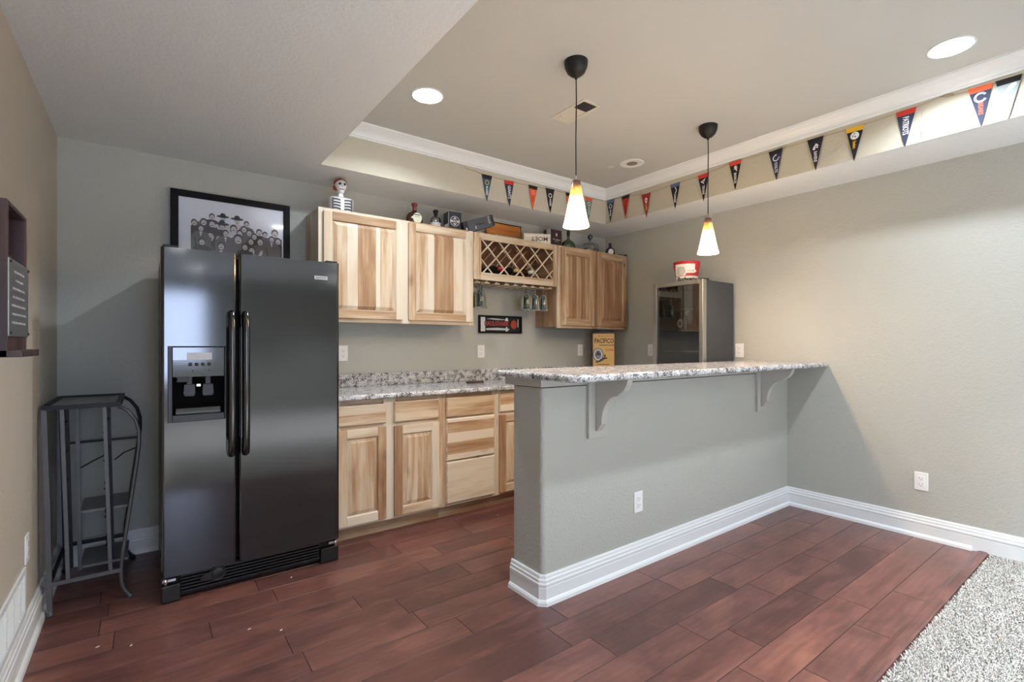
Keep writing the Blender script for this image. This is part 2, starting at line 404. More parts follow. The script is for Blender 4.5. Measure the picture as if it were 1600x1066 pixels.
def sweep(path, prof, closed=False, mat=0, smooth=False):
    """prof: (offset to the left of the path, z) list; path: xy list"""
    m = MB(); P = [Vector(p) for p in path]; k = len(P); rings = []
    for i, p in enumerate(P):
        def nrm(a, b): d = (b - a).normalized(); return Vector((-d.y, d.x))
        ns = []
        if closed or i > 0: ns.append(nrm(P[i - 1], p))
        if closed or i < k - 1: ns.append(nrm(p, P[(i + 1) % k]))
        if len(ns) == 2: b = (ns[0] + ns[1]); b = b / (1 + ns[0].dot(ns[1]))
        else: b = ns[0]
        rings.append([(p.x + b.x * o, p.y + b.y * o, z) for o, z in prof])
    V = [q for r_ in rings for q in r_]; q = len(prof); F = []
    for j in range(k if closed else k - 1):
        j2 = (j + 1) % k
        for a in range(q - 1): F.append((j * q + a, j2 * q + a, j2 * q + a + 1, j * q + a + 1))
    if not closed: F.append(tuple(range(q))); F.append(tuple((k - 1) * q + a for a in range(q - 1, -1, -1)))
    m.idx(F, V, mat, 0.4, smooth); return m

# ------------------------------------------------------------------ the room
m = MB()   # wood floor: each plank is a strip of the one floor mesh
PW = 0.1573; y = 1.0 - 2 * PW; row = -2
JOINTS = {0: [2.03, 2.63], 1: [1.89, 2.50, 3.12], 2: [1.505, 3.34], 3: [2.77, 3.68], 4: [1.53, 2.157, 3.375], 5: [1.127], 6: [.99], 8: [.814, 1.41], 9: [1.24]}
while y < YB:
    y1 = min(y + PW, YB); js = list(JOINTS.get(row, [])); pts = [XL] + js + [XR]
    if not js: pts = [XL, XL + rnd.uniform(.15, .9), XR]
    full = [pts[0]]
    for p in pts[1:]:
        while p - full[-1] > 1.35: full.append(full[-1] + rnd.choice([0.5, 0.62, 0.76, 0.9]))
        full.append(p)
    for a, b in zip(full[:-1], full[1:]):
        if b - a > 0.005:
            g = 0.0016; d = 0.0022; off = (rnd.uniform(0, 50), rnd.uniform(0, 50)); tn = rnd.uniform(0.25, 0.75) if rnd.random() > 0.12 else rnd.uniform(0, 0.15)
            V = [(a, y, -d), (b, y, -d), (b, y1, -d), (a, y1, -d), (a + g, y + g, 0), (b - g, y + g, 0), (b - g, y1 - g, 0), (a + g, y1 - g, 0)]
            m.idx([(4, 5, 6, 7)], V, 0, tn, False, 'x', off); m.idx([(0, 1, 5, 4), (1, 2, 6, 5), (2, 3, 7, 6), (3, 0, 4, 7)], V, 0, -2.5, False, 'x', off)
    y = y1; row += 1
m.box(XL, XR, 0.62, YB, -0.03, -0.0021, 0, -0.6)
struct(m.build('floor', ['floor_planks']))
m = MB(); m.box(XL, XR, YF, 0.665, -0.03, -0.004); struct(m.build('floor', ['carpet_back']))
m = MB()   # transition strip between planks and carpet
m.prism([(0.648, 0.0), (0.648, 0.006), (0.656, 0.011), (0.672, 0.013), (0.688, 0.011), (0.70, 0.004), (0.712, 0.001), (0.712, 0.0)], 'x', XL, XR - 0.016, 0, 0.35, 'x')
struct(m.build('trim_2', ['floor_planks'], bevel=0))
def wall(name, mb, mat): return struct(mb.build(name, [mat]))
m = MB(); m.box(XL, XR, YB, YB + 0.12, 0, ZL + 0.0); wall('wall_back', m, 'wall_paint')
m = MB(); m.box(XL - 0.12, XL, YF - 0.12, YB + 0.12, 0, ZL); wall('wall_left', m, 'wall_paint_warm')
m = MB(); m.box(XR, XR + 0.12, YF - 0.12, YB + 0.12, 0, ZL); wall('wall_right', m, 'wall_paint')
WX0, WX1, WZ0, WZ1 = 0.02, 0.84, 0.60, 2.16
m = MB(); m.box(XL, WX0, YF - 0.12, YF, 0, ZL); m.box(WX1, XR, YF - 0.12, YF, 0, ZL); m.box(WX0, WX1, YF - 0.12, YF, 0, WZ0); m.box(WX0, WX1, YF - 0.12, YF, WZ1, ZL)
wall('wall_front', m, 'wall_paint')
# lower ceiling with the tray opening
m = MB(); h = ZL + 0.02
m.box(XL - .12, TX0 - 0.0, YF - .12, YB + .12, ZL, h); m.box(TX1, XR + .12, YF - .12, YB + .12, ZL, h)
m.box(TX0, TX1, TY1, YB + .12, ZL, h); m.box(TX0, TX1, YF - .12, TY0, ZL, h)
struct(m.build('ceiling', ['ceiling_paint']))
m = MB()   # the tray's upright sides
m.box(TX0 - 0.02, TX0, TY0 - 0.02, TY1 + 0.02, h - 0.0, ZT); m.box(TX1, TX1 + 0.02, TY0 - 0.02, TY1 + 0.02, h, ZT)
m.box(TX0, TX1, TY1, TY1 + 0.02, h, ZT); m.box(TX0, TX1, TY0 - 0.02, TY0, h, ZT)
# painted lip, same paint, round the opening
m.box(TX0, TX0 + 0.002, TY0, TY1, ZL, h); m.box(TX1 - 0.002, TX1, TY0, TY1, ZL, h); m.box(TX0, TX1, TY1 - 0.002, TY1, ZL, h); m.box(TX0, TX1, TY0, TY0 + 0.002, ZL, h)
struct(m.build('ceiling', ['tray_side_paint']), 'upright cream sides of the raised tray ceiling')
m = MB(); m.box(TX0 - .02, TX1 + .02, TY0 - .02, TY1 + .02, ZT, ZT + 0.02)
tray_top = struct(m.build('ceiling', ['tray_ceiling_paint']), 'raised flat part of the tray ceiling')
# crown moulding (trim_1), path counter-clockwise so that left = inside
cz = ZT
prof = [(0.0, cz - 0.085), (0.010, cz - 0.085), (0.012, cz - 0.074), (0.018, cz - 0.072), (0.020, cz - 0.060), (0.030, cz - 0.045), (0.044, cz - 0.030), (0.060, cz - 0.020), (0.066, cz - 0.014), (0.074, cz - 0.012), (0.078, cz - 0.0)]
m = sweep([(TX0, TY0), (TX1, TY0), (TX1, TY1), (TX0, TY1)], prof, closed=True)
struct(m.build('trim_1', ['white_trim']), 'white crown moulding round the tray ceiling')
# baseboards
bp = [(0.0, 0.140), (0.006, 0.140), (0.009, 0.134), (0.010, 0.122), (0.014, 0.118), (0.0145, 0.104), (0.018, 0.100), (0.018, 0.090), (0.0145, 0.086), (0.0165, 0.080), (0.0165, 0.028), (0.022, 0.024), (0.027, 0.016), (0.029, 0.0), (0.0, 0.0)]
struct(sweep([(XL, YB), (XL, YF)], bp).build('baseboard_left', ['white_trim']))
struct(sweep([(0.9, YB), (XL + 0.03, YB)], bp).build('baseboard_back', ['white_trim']))
struct(sweep([(XR, 0.72), (XR, 1.79 - 0.0)], bp).build('baseboard_right', ['white_trim']))
struct(sweep([(XR, YF), (XR, 0.72)], bp[:11] + [(0.0165, 0.0), (0.0, 0.0)]).build('baseboard_right', ['white_trim']))
# half wall of the bar
BX0, BY0, BY1, BZ = 1.513, 1.79, 2.03, 1.075
def rc(cx, cy, r, a0, a1, n=6): return [(cx + r * math.cos(R(a0 + (a1 - a0) * k / n)), cy + r * math.sin(R(a0 + (a1 - a0) * k / n))) for k in range(n + 1)]
m = MB(); r = 0.022
m.prism([(XR, BY0), (XR, BY1)] + rc(BX0 + r, BY1 - r, r, 90, 180) + rc(BX0 + r, BY0 + r, r, 180, 270), 'z', 0, BZ - 0.045, 0, smooth=False)
for i in range(len(m.f)): pass
struct(m.build('wall_bar', ['wall_paint']), 'painted half wall that carries the bar top')
q = 0.016
struct(sweep([(XR, BY1), (BX0, BY1), (BX0, BY0 + q), (BX0 + q, BY0), (XR - 0.0, BY0)], bp if False else [(-o_, z) for o_, z in bp]).build('baseboard_bar', ['white_trim'])) if False else \
    struct(sweep([(XR, BY0), (BX0 + q, BY0), (BX0, BY0 + q), (BX0, BY1)], [(o_, z) for o_, z in bp]).build('baseboard_bar', ['white_trim']))
m = MB(); m.box(BX0 - 0.014, XR, BY0 - 0.006, BY1 + 0.045, BZ - 0.040, BZ, 0); struct(m.build('trim_3', ['bracket_paint'], bevel=0.002), 'flat painted cap board under the bar top')
# rear window
win = thing('window_1', 'white framed window in the rear wall', 'window', ((WX0 + WX1) / 2, YF - 0.06, WZ0)); win['kind'] = 'structure'
m = MB(); f = 0.05
for a in ((WX0, WX0 + f, WZ0, WZ1), (WX1 - f, WX1, WZ0, WZ1), (WX0 + f, WX1 - f, WZ0, WZ0 + f), (WX0 + f, WX1 - f, WZ1 - f, WZ1), (WX0 + f, WX1 - f, 1.36, 1.40)):
    m.box(a[0], a[1], YF - 0.09, YF - 0.03, a[2], a[3])
m.build('window_frame', ['white_trim'], win, bevel=0.003)
m = MB(); m.box(WX0 + f, WX1 - f, YF - 0.065, YF - 0.06, WZ0 + f, WZ1 - f); m.build('pane', ['window_glass'], win)

# ------------------------------------------------------------------ lamps in the ceiling
def can(x, y, z, lit, label, group):
    t = thing('recessed_light', label, 'ceiling light', (x, y, z), 0, group)
    m = MB(); m.lathe([(0.094, 0.0), (0.094, -0.003), (0.090, -0.005), (0.084 if lit else 0.072, -0.004), (0.082 if lit else 0.068, 0.0)], (x, y, z), 40); m.build('trim_ring', ['white_trim'], t)
    if lit:
        m = MB(); m.lathe([(0.0, -0.0055), (0.050, -0.006), (0.084, -0.0040)], (x, y, z), 40); m.build('lens', ['lamp_lens'], t)  # glowing lens widened over the ring to stand for bloom
        lamp('can_light', 'AREA', (x, y, z - 0.012), CANP if z > 2.5 else REARP, CANC, 0.13, (0, 0, 0), shape='DISK', parent=t, spread=148 if z > 2.5 else 105)
    else:
        m = MB(); m.lathe([(0.070, -0.001), (0.066, -0.0015), (0.048, -0.0025), (0.044, -0.003)], (x, y, z), 40); m.build('reflector', ['white_plastic'], t)
        m = MB(); m.lathe([(0.044, -0.003), (0.03, -0.0022), (0, -0.002)], (x, y, z), 32); m.build('lens', ['lens_tan'], t)  # unlit lens in its own dull tan
    return t
can(1.325, 2.61, ZT, True, 'glowing round ceiling light left of the pendants, above the hickory cabinets', 'recessed ceiling lights')
can(3.17, 0.65, ZT, True, 'glowing round ceiling light near the right-hand row of pennants', 'recessed ceiling lights')
can(3.14, 2.60, ZT, False, 'unlit round ceiling light between the two pendants', 'recessed ceiling lights')
can(1.325, 0.65, ZT, True, 'round ceiling light of the tray ceiling, out of view above the camera', 'recessed ceiling lights')
for x, y in ((0.3, -1.2), (2.2, -1.2), (3.6, -1.2), (0.6, -3.0), (2.6, -3.0)):  # unseen cans added as soft fill for the room
    can(x, y, ZL, True, 'added round fill light in the lower ceiling behind the camera', 'added fill lights behind the camera')
# ceiling vent and smoke sensor
m = MB(); t = thing('ceiling_vent', 'cream rectangular air vent in the tray ceiling behind the left pendant', 'vent', (2.16, 2.235, ZT))
m.box(2.085, 2.105, 2.085, 2.385, ZT - 0.005, ZT); m.box(2.215, 2.235, 2.085, 2.385, ZT - .005, ZT); m.box(2.105, 2.215, 2.085, 2.105, ZT - .005, ZT); m.box(2.105, 2.215, 2.365, 2.385, ZT - .005, ZT)
m.box(2.105, 2.215, 2.20, 2.365, ZT - .003, ZT); m.box(2.115, 2.145, 2.315, 2.35, ZT - .007, ZT - .003)
m.build('frame', ['vent_white'], t, bevel=0.0015)
m = MB(); m.box(2.105, 2.215, 2.105, 2.20, ZT - 0.001, ZT); m.build('opening', ['dark_slot'], t)
m = MB()
for k in range(7): m.box(2.108, 2.212, 2.108 + 0.0135 * k, 2.112 + 0.0135 * k, ZT - 0.004, ZT - 0.001)
m.build('slats', ['grey_plastic'], t)
m = MB(); m.lathe([(0.0, -0.004), (0.03, -0.004), (0.034, 0)], (3.07, 2.765, ZT), 24); tag(m.build('sprinkler_cover', ['vent_white']), 'small flat round cover on the ceiling beside the unlit light', 'ceiling cover')

# pendants
def pendant(x, y, label):
    t = thing('pendant_lamp', label, 'pendant lamp', (x, y, ZT), 0, 'pendant lamps over the bar')
    m = MB(); m.lathe([(0.061, 0.0), (0.061, -0.006), (0.058, -0.03), (0.046, -0.056), (0.026, -0.074), (0.008, -0.080), (0.006, -0.092), (0.003, -0.094)], (x, y, ZT), 32); m.build('ceiling_canopy', ['bronze_metal'], t)
    m = MB(); m.tube([(x, y, ZT - 0.088), (x + 0.002, y, 2.5), (x - 0.002, y, 2.3), (x, y, 2.10)], 0.0032, 8); m.build('cord', ['black_plastic'], t)
    m = MB(); m.lathe([(0.0035, 2.112 - ZT), (0.009, 2.105 - ZT), (0.012, 2.092 - ZT), (0.016, 2.088 - ZT), (0.021, 2.078 - ZT), (0.022, 2.070 - ZT), (0.0, 2.070 - ZT)], (x, y, ZT), 24); m.build('socket_cap', ['chrome'], t)
    m = MB(); pr = [(0.018, 2.085), (0.023, 2.078), (0.028, 2.04), (0.036, 1.995), (0.048, 1.93), (0.060, 1.875), (0.066, 1.853), (0.067, 1.848), (0.064, 1.848), (0.057, 1.875), (0.045, 1.93), (0.033, 1.995), (0.024, 2.04), (0.018, 2.07)]
    m.lathe([(a, b - ZT) for a, b in pr], (x, y, ZT), 40); m.build('shade', ['shade_glass'], t)
    m = MB(); m.lathe([(0, 1.90), (0.018, 1.905), (0.026, 1.925), (0.022, 1.95), (0.012, 1.975), (0.012, 2.0), (0, 2.0)][0:7], (x, y, 0), 20); m.build('bulb', ['lamp_lens'], t)
    lamp('bulb_light', 'POINT', (x, y, 1.872), 12.0, (1.0, 0.88, 0.72), 0.02, parent=t)
    lamp('bulb_glow', 'POINT', (x, y, 1.84), 4.0, (1.0, 0.66, 0.34), 0.05, parent=t)
    return t
pendant(1.78, 1.838, 'left pendant lamp with amber-topped white cone shade, nearer the camera')
pendant(3.015, 1.855, 'right pendant lamp with amber-topped white cone shade, beside the steel cooler')

# ------------------------------------------------------------------ hickory cabinets
def raised_door(name, x0, x1, z0, z1, yf, parent, staves, seed, ft=0.4, knob=None, toneR=None):
    """door whose face is at y = yf (towards -Y), 19 mm thick"""
    rs = random.Random(seed); s_ = 0.056; T = 0.019; m = MB()
    tn = toneR or [rs.uniform(0.1, 0.65) for _ in range(4)]
    m.box(x0, x0 + s_, yf, yf + T, z0, z1, 0, tn[0], 'z'); m.box(x1 - s_, x1, yf, yf + T, z0, z1, 0, tn[1], 'z')
    m.box(x0 + s_, x1 - s_, yf, yf + T, z1 - s_, z1, 0, tn[2], 'x'); m.box(x0 + s_, x1 - s_, yf, yf + T, z0, z0 + s_, 0, tn[3], 'x')
    a0, a1, b0, b1 = x0 + s_, x1 - s_, z0 + s_, z1 - s_; yd = yf + 0.011; g = 0.006; w = 0.024; yt = yf + 0.002
    # inner bevel of the frame down to the groove
    def ring(A, B, ya, yb, tones):
        (p0, p1, q0, q1), (r0, r1, u0, u1) = A, B
        for pts, ga, tt in (([(p0, ya, q1), (r0, yb, u1), (r1, yb, u1), (p1, ya, q1)][::-1], 'x', tones[2]), ([(p0, ya, q0), (p1, ya, q0), (r1, yb, u0), (r0, yb, u0)], 'x', tones[3]),
                            ([(p0, ya, q1), (p0, ya, q0), (r0, yb, u0), (r0, yb, u1)], 'z', tones[0]), ([(p1, ya, q0), (p1, ya, q1), (r1, yb, u1), (r1, yb, u0)], 'z', tones[1])):
            m.face(pts, 0, tt, ga, off=(rs.uniform(0, 9), rs.uniform(0, 9)))
    A = (a0, a1, b0, b1); B = (a0 + g, a1 - g, b0 + g, b1 - g); ring(A, B, yf + 0.001, yd, [tn[0], tn[1], tn[2], tn[3]])
    # staves of the raised panel (field) with their sloped ends
    C = (a0 + g + w, a1 - g - w, b0 + g + w, b1 - g - w)
    xs = [B[0]]; tot = sum(p for p, _ in staves); acc = 0
    for p, _ in staves: acc += p; xs.append(B[0] + (B[1] - B[0]) * acc / tot)
    for i, (p, tt) in enumerate(staves):
        u0, u1 = xs[i], xs[i + 1]; off = (rs.uniform(0, 30), rs.uniform(0, 30))
        f0, f1 = max(u0, C[0]), min(u1, C[1])
        if f1 > f0:
            m.face([(f0, yt, C[2]), (f1, yt, C[2]), (f1, yt, C[3]), (f0, yt, C[3])], 0, tt, 'z', off=off)
            def edge(x):   # z offset of border at x (mitre)
                return 0
            m.face([(f0 if u0 > C[0] else B[0], yd, B[2]), (f1 if u1 < C[1] else B[1], yd, B[2]), (f1, yt, C[2]), (f0, yt, C[2])], 0, tt, 'z', off=off)
            m.face([(f0, yt, C[3]), (f1, yt, C[3]), (f1 if u1 < C[1] else B[1], yd, B[3]), (f0 if u0 > C[0] else B[0], yd, B[3])], 0, tt, 'z', off=off)
    m.face([(B[0], yd, B[3]), (B[0], yd, B[2]), (C[0], yt, C[2]), (C[0], yt, C[3])], 0, staves[0][1], 'z')
    m.face([(B[1], yd, B[2]), (B[1], yd, B[3]), (C[1], yt, C[3]), (C[1], yt, C[2])], 0, staves[-1][1], 'z')
    m.box(a0, a1, yd + 0.001, yf + T, b0, b1, 0, 0.3, 'z')
    return m.build(name, ['hickory'], parent, bevel=0.0022, ang=60)
def drawer_front(x0, x1, z0, z1, yf, parent, staves, seed):
    rs = random.Random(seed); m = MB(); T = 0.019; b = 0.007; tot = sum(p for p, _ in staves); acc = z0
    m.box(x0, x1, yf + 0.006, yf + T, z0, z1, 0, staves[0][1], 'x')
    hs = [z0 + b]; H = z1 - z0 - 2 * b; a = 0
    for p, _ in staves: a += p; hs.append(z0 + b + H * a / tot)
    for i, (p, tt) in enumerate(staves):
        m.face([(x0 + b, yf, hs[i]), (x1 - b, yf, hs[i]), (x1 - b, yf, hs[i + 1]), (x0 + b, yf, hs[i + 1])], 0, tt, 'x', off=(rs.uniform(0, 30), rs.uniform(0, 30)))
    for pts, tt in (([(x0, yf + .006, z0), (x1, yf + .006, z0), (x1 - b, yf, z0 + b), (x0 + b, yf, z0 + b)], staves[0][1]), ([(x0 + b, yf, z1 - b), (x1 - b, yf, z1 - b), (x1, yf + .006, z1), (x0, yf + .006, z1)], staves[-1][1]),
                    ([(x0, yf + .006, z0), (x0 + b, yf, z0 + b), (x0 + b, yf, z1 - b), (x0, yf + .006, z1)], 0.4), ([(x1 - b, yf, z0 + b), (x1, yf + .006, z0), (x1, yf + .006, z1), (x1 - b, yf, z1 - b)], 0.4)):
        m.face(pts, 0, tt, 'x')
    return m.build('drawer', ['hickory'], parent)
CF = 3.08    # base cabinet face-frame plane
def base_cab(x0, x1, label, tones, y0=CF, group='hickory base cabinets'):
    t = thing('base_cabinet', label, 'cabinet', ((x0 + x1) / 2, y0 + 0.3, 0.0), 0, group)
    m = MB(); m.box(x0, x1, y0 + 0.02, YB - 0.002, 0.088, 0.887, 0, 0.3, 'z'); m.build('body', ['hickory'], t)
    m = MB(); m.box(x0 + 0.0, x1 - 0.0, y0 + 0.055, YB - 0.03, 0.0, 0.088, 0, 0.62, 'x'); m.build('toe_kick', ['hickory'], t)
    m = MB()
    return t, m
FT = 0.019
t, m = base_cab(0.925, 1.677, 'hickory base cabinet with two doors and two drawers, right beside the black fridge', None)
F0, F1 = CF, CF + 0.02
def frame(m, x0, x1, stiles, rails, z0=0.088, z1=0.887, F0=F0, F1=F1):
    for a, b, tn in stiles: m.box(a, b, F0, F1, z0, z1, 0, tn, 'z')
    for a, b, c, d, tn in rails: m.box(a, b, F0 + 0.0004, F1, c, d, 0, tn, 'x')
frame(m, 0.925, 1.677, [(0.925, 0.965, .2), (1.245, 1.327, .12), (1.637, 1.677, .5)], [(0.965, 1.637, 0.865, 0.887, .5), (0.965, 1.637, 0.700, 0.735, .45), (0.965, 1.637, 0.088, 0.118, .15)])
m.build('face_frame', ['hickory'], t, bevel=0.001)
DF = CF - 0.0195
raised_door('door', 0.945, 1.258, 0.105, 0.705, DF, t, [(1.4, .48), (1, .52)], 11, toneR=[.3, .62, .25, .1])
raised_door('door', 1.315, 1.645, 0.105, 0.700, DF, t, [(1, .42), (1, .5)], 12, toneR=[.58, .2, .22, .45])
drawer_front(0.945, 1.258, 0.727, 0.855, DF, t, [(1.2, .5), (1, .25)], 13)
drawer_front(1.315, 1.645, 0.724, 0.861, DF, t, [(1, .42), (1, .5)], 14)
t, m = base_cab(1.677, 2.14, 'hickory base cabinet with a stack of three drawers', None)
frame(m, 1.677, 2.14, [(1.677, 1.717, .52), (2.10, 2.14, .18)], [(1.717, 2.10, 0.865, 0.887, .5), (1.717, 2.10, 0.088, 0.118, .15), (1.717, 2.10, .40, .425, .5), (1.717, 2.10, .70, .73, .3)])
m.build('face_frame', ['hickory'], t, bevel=0.001)
drawer_front(1.703, 2.116, 0.722, 0.861, DF, t, [(1, .5), (1.4, .46)], 15)
drawer_front(1.703, 2.116, 0.413, 0.712, DF, t, [(.5, .15), (1.1, .6), (.9, .05), (1, .52), (.25, .1)], 16)
drawer_front(1.703, 2.116, 0.108, 0.405, DF, t, [(1.5, .22), (1, .08)], 17)
t, m = base_cab(2.14, 2.60, 'hickory base cabinet half hidden behind the end of the bar wall', None)
frame(m, 2.14, 2.60, [(2.14, 2.18, .08), (2.56, 2.60, .3)], [(2.18, 2.56, 0.865, 0.887, .4), (2.18, 2.56, .088, .118, .3), (2.18, 2.56, .70, .73, .3)])
m.build('face_frame', ['hickory'], t, bevel=0.001)
drawer_front(2.164, 2.575, 0.722, 0.861, DF, t, [(.7, .1), (1, .5)], 18)
raised_door('door', 2.164, 2.575, 0.107, 0.702, DF, t, [(1, .46), (.5, .15), (1, .5)], 19, toneR=[.66, .4, .5, .4])
# hidden run behind the bar: carries the L-shaped counter and the cooler
t, m = base_cab(2.60, 3.38, 'hickory base cabinet in the corner behind the bar', None)
frame(m, 2.60, 3.38, [(2.6, 2.64, .3), (3.34, 3.38, .3)], [(2.64, 3.34, .85, .887, .4), (2.64, 3.34, .088, .118, .3)]); m.build('face_frame', ['hickory'], t)
raised_door('door', 2.625, 2.985, .107, .86, DF, t, [(1, .4), (1, .5)], 20); raised_door('door', 2.995, 3.355, .107, .86, DF, t, [(1, .3), (1, .5)], 21)
t = thing('base_cabinet', 'hickory return cabinet under the steel cooler along the right wall', 'cabinet', (3.69, 2.85, 0), 0, 'hickory base cabinets')
m = MB(); m.box(3.40, 3.998, 2.06, 3.678, 0.088, 0.887, 0, .35, 'z'); m.build('body', ['hickory'], t)
m = MB(); m.box(3.45, 3.998, 2.06, 3.678, 0.0, 0.088, 0, .6, 'y'); m.build('toe_kick', ['hickory'], t)

# worktop (L shape) and backsplash
def slab_round(x0, x1, y0, y1, z0, z1, name, label, cat, cut=None):
    pass
m = MB(); zt, zb = 0.922, 0.890
m.prism([(0.915, 3.035), (3.355, 3.035), (3.355, 2.045), (3.998, 2.045), (3.998, 3.678), (0.915, 3.678)], 'z', zb, zt)
ct = thing('worktop', 'speckled grey granite worktop on the hickory base cabinets', 'countertop', (2.4, 3.4, zb))
m.build('slab', ['granite'], ct, bevel=0.011, seg=4, ang=50)
m = MB(); m.box(0.915, 3.976, 3.657, 3.678, zt, zt + 0.098); m.build('backsplash', ['granite'], ct, bevel=0.003)
m = MB(); m.box(3.978, 3.998, 2.06, 3.678, zt, zt + 0.098); m.build('backsplash', ['granite'], ct, bevel=0.003)
# bar top
m = MB(); z0, z1 = 1.075, 1.108; r = 0.05
m.prism([(3.999, 1.505), (3.999, 2.095)] + rc(1.452 + 0.02, 2.095 - .02, 0.02, 90, 180) + rc(1.452 + r, 1.505 + r, r, 180, 270, 8), 'z', z0, z1)
tag(m.build('bar_top', ['granite'], bevel=0.014, seg=4, ang=50), 'long pale speckled granite bar top on the half wall', 'countertop')
# brackets
def bracket(xc, label):
    t = thing('bracket', label, 'bracket', (xc, BY0, 0.76), 0, 'scrolled brackets under the bar top')
    m = MB(); m.box(xc - 0.066, xc + 0.066, BY0 - 0.019, BY0, 0.760, 1.070); m.build('back_plate', ['bracket_paint'], t, bevel=0.002)
    P = [(BY0 - 0.019, 1.073), (BY0 - 0.019, 0.795), (BY0 - 0.030, 0.795), (BY0 - 0.060, 0.835)]
    P += [(BY0 - 0.060 - 0.105 * (1 - math.cos(R(a))), 0.835 + 0.150 * math.sin(R(a))) for a in range(10, 91, 10)]
    P += [(BY0 - 0.172, 0.992), (BY0 - 0.205, 1.015), (BY0 - 0.225, 1.045), (BY0 - 0.232, 1.073)]
    m = MB(); m.prism(P, 'x', xc - 0.02, xc + 0.02); m.build('scroll_arm', ['bracket_paint'], t, bevel=0.003)
bracket(1.872, 'painted scrolled bracket under the near end of the bar top')
bracket(3.575, 'painted scrolled bracket under the bar top close to the right wall')

# upper cabinets
UF = 3.36; UD = UF - 0.0195
def upper(x0, x1, z0, z1, label, ty=0.3):
    t = thing('wall_cabinet', label, 'cabinet', ((x0 + x1) / 2, 3.52, z0), 0, 'hickory wall cabinets')
    return t
t = upper(0.91, 2.112, 1.392, 2.150, 'large hickory wall cabinet with two pale doors, next to the fridge')
m = MB(); m.box(0.91, 2.112, UF + .02, YB - .002, 1.405, 2.150, 0, .35, 'z'); m.build('body', ['hickory'], t)
m = MB(); frame(m, 0, 0, [(0.91, .955, .15), (1.49, 1.56, .1), (2.072, 2.112, .12)], [(.955, 1.49, 2.115, 2.150, .12), (1.56, 2.072, 2.115, 2.15, .6), (.955, 1.49, 1.392, 1.43, .4), (1.56, 2.072, 1.392, 1.43, .3)], 1.392, 2.150, UF, UF + .02)
m.build('face_frame', ['hickory'], t, bevel=0.001)
raised_door('door', 0.940, 1.503, 1.418, 2.128, UD, t, [(.9, .42), (.7, .18), (1.25, .72), (.3, .1), (1.1, .38)], 31, toneR=[.3, .12, .62, .55])
raised_door('door', 1.545, 2.090, 1.418, 2.136, UD, t, [(.75, .4), (.4, .12), (1.35, .66), (.85, .2)], 32, toneR=[.5, .16, .36, .55])
t = upper(3.02, 3.965, 1.392, 2.150, 'darker hickory wall cabinet with two doors, above the yellow tin')
m = MB(); m.box(3.02, 3.965, UF + .02, YB - .002, 1.405, 2.150, 0, .62, 'z'); m.build('body', ['hickory'], t)
m = MB(); frame(m, 0, 0, [(3.02, 3.075, .4), (3.46, 3.545, .7), (3.925, 3.965, .6)], [(3.075, 3.46, 2.115, 2.150, .5), (3.545, 3.925, 2.115, 2.15, .5), (3.075, 3.46, 1.392, 1.43, .5), (3.545, 3.925, 1.392, 1.43, .5)], 1.392, 2.150, UF, UF + .02)
m.build('face_frame', ['hickory'], t, bevel=0.001)
raised_door('door', 3.055, 3.478, 1.418, 2.132, UD, t, [(.6, .6), (.5, .75), (.5, .5), (.5, .78), (.5, .6)], 33, toneR=[.5, .55, .55, .6])
raised_door('door', 3.527, 3.952, 1.418, 2.132, UD, t, [(1, .72), (1, .68)], 34, toneR=[.62, .6, .55, .72])
# wine cabinet
wx0, wx1, wz0, wz1 = 2.118, 3.014, 1.768, 2.150
t = thing('wine_cabinet', 'open hickory wine cabinet with crossed lattice, over the hanging glasses', 'cabinet', ((wx0 + wx1) / 2, 3.52, wz0), 0, 'hickory wall cabinets')
m = MB(); m.box(wx0, wx0 + .016, UF + .02, YB - .002, wz0, wz1, 0, .6, 'y'); m.box(wx1 - .016, wx1, UF + .02, YB - .002, wz0, wz1, 0, .6, 'y')
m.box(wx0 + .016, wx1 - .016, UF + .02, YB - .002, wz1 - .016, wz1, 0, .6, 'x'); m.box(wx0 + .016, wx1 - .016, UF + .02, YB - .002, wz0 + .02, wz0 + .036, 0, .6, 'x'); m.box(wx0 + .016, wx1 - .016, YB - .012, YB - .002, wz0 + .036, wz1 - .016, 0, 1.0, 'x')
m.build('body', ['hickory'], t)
ox0, ox1, oz0, oz1 = 2.182, 2.968, 1.824, 2.098
m = MB(); frame(m, 0, 0, [(wx0, ox0, .36), (ox1, wx1, .42)], [(ox0, ox1, oz1, wz1, .4), (ox0, ox1, wz0, oz0, .3)], wz0, wz1, UF, UF + .02)
b_ = .012
for a in ((ox0 - b_, ox0 + .004, oz0 - b_, oz1 + b_), (ox1 - .004, ox1 + b_, oz0 - b_, oz1 + b_)): m.box(a[0], a[1], UF - .005, UF, a[2], a[3], 0, .5, 'z')
for a in ((ox0 + .004, ox1 - .004, oz1 - .004, oz1 + b_), (ox0 + .004, ox1 - .004, oz0 - b_, oz0 + .004)): m.box(a[0], a[1], UF - .005, UF, a[2], a[3], 0, .5, 'x')
m.build('face_frame', ['hickory'], t, bevel=0.001)
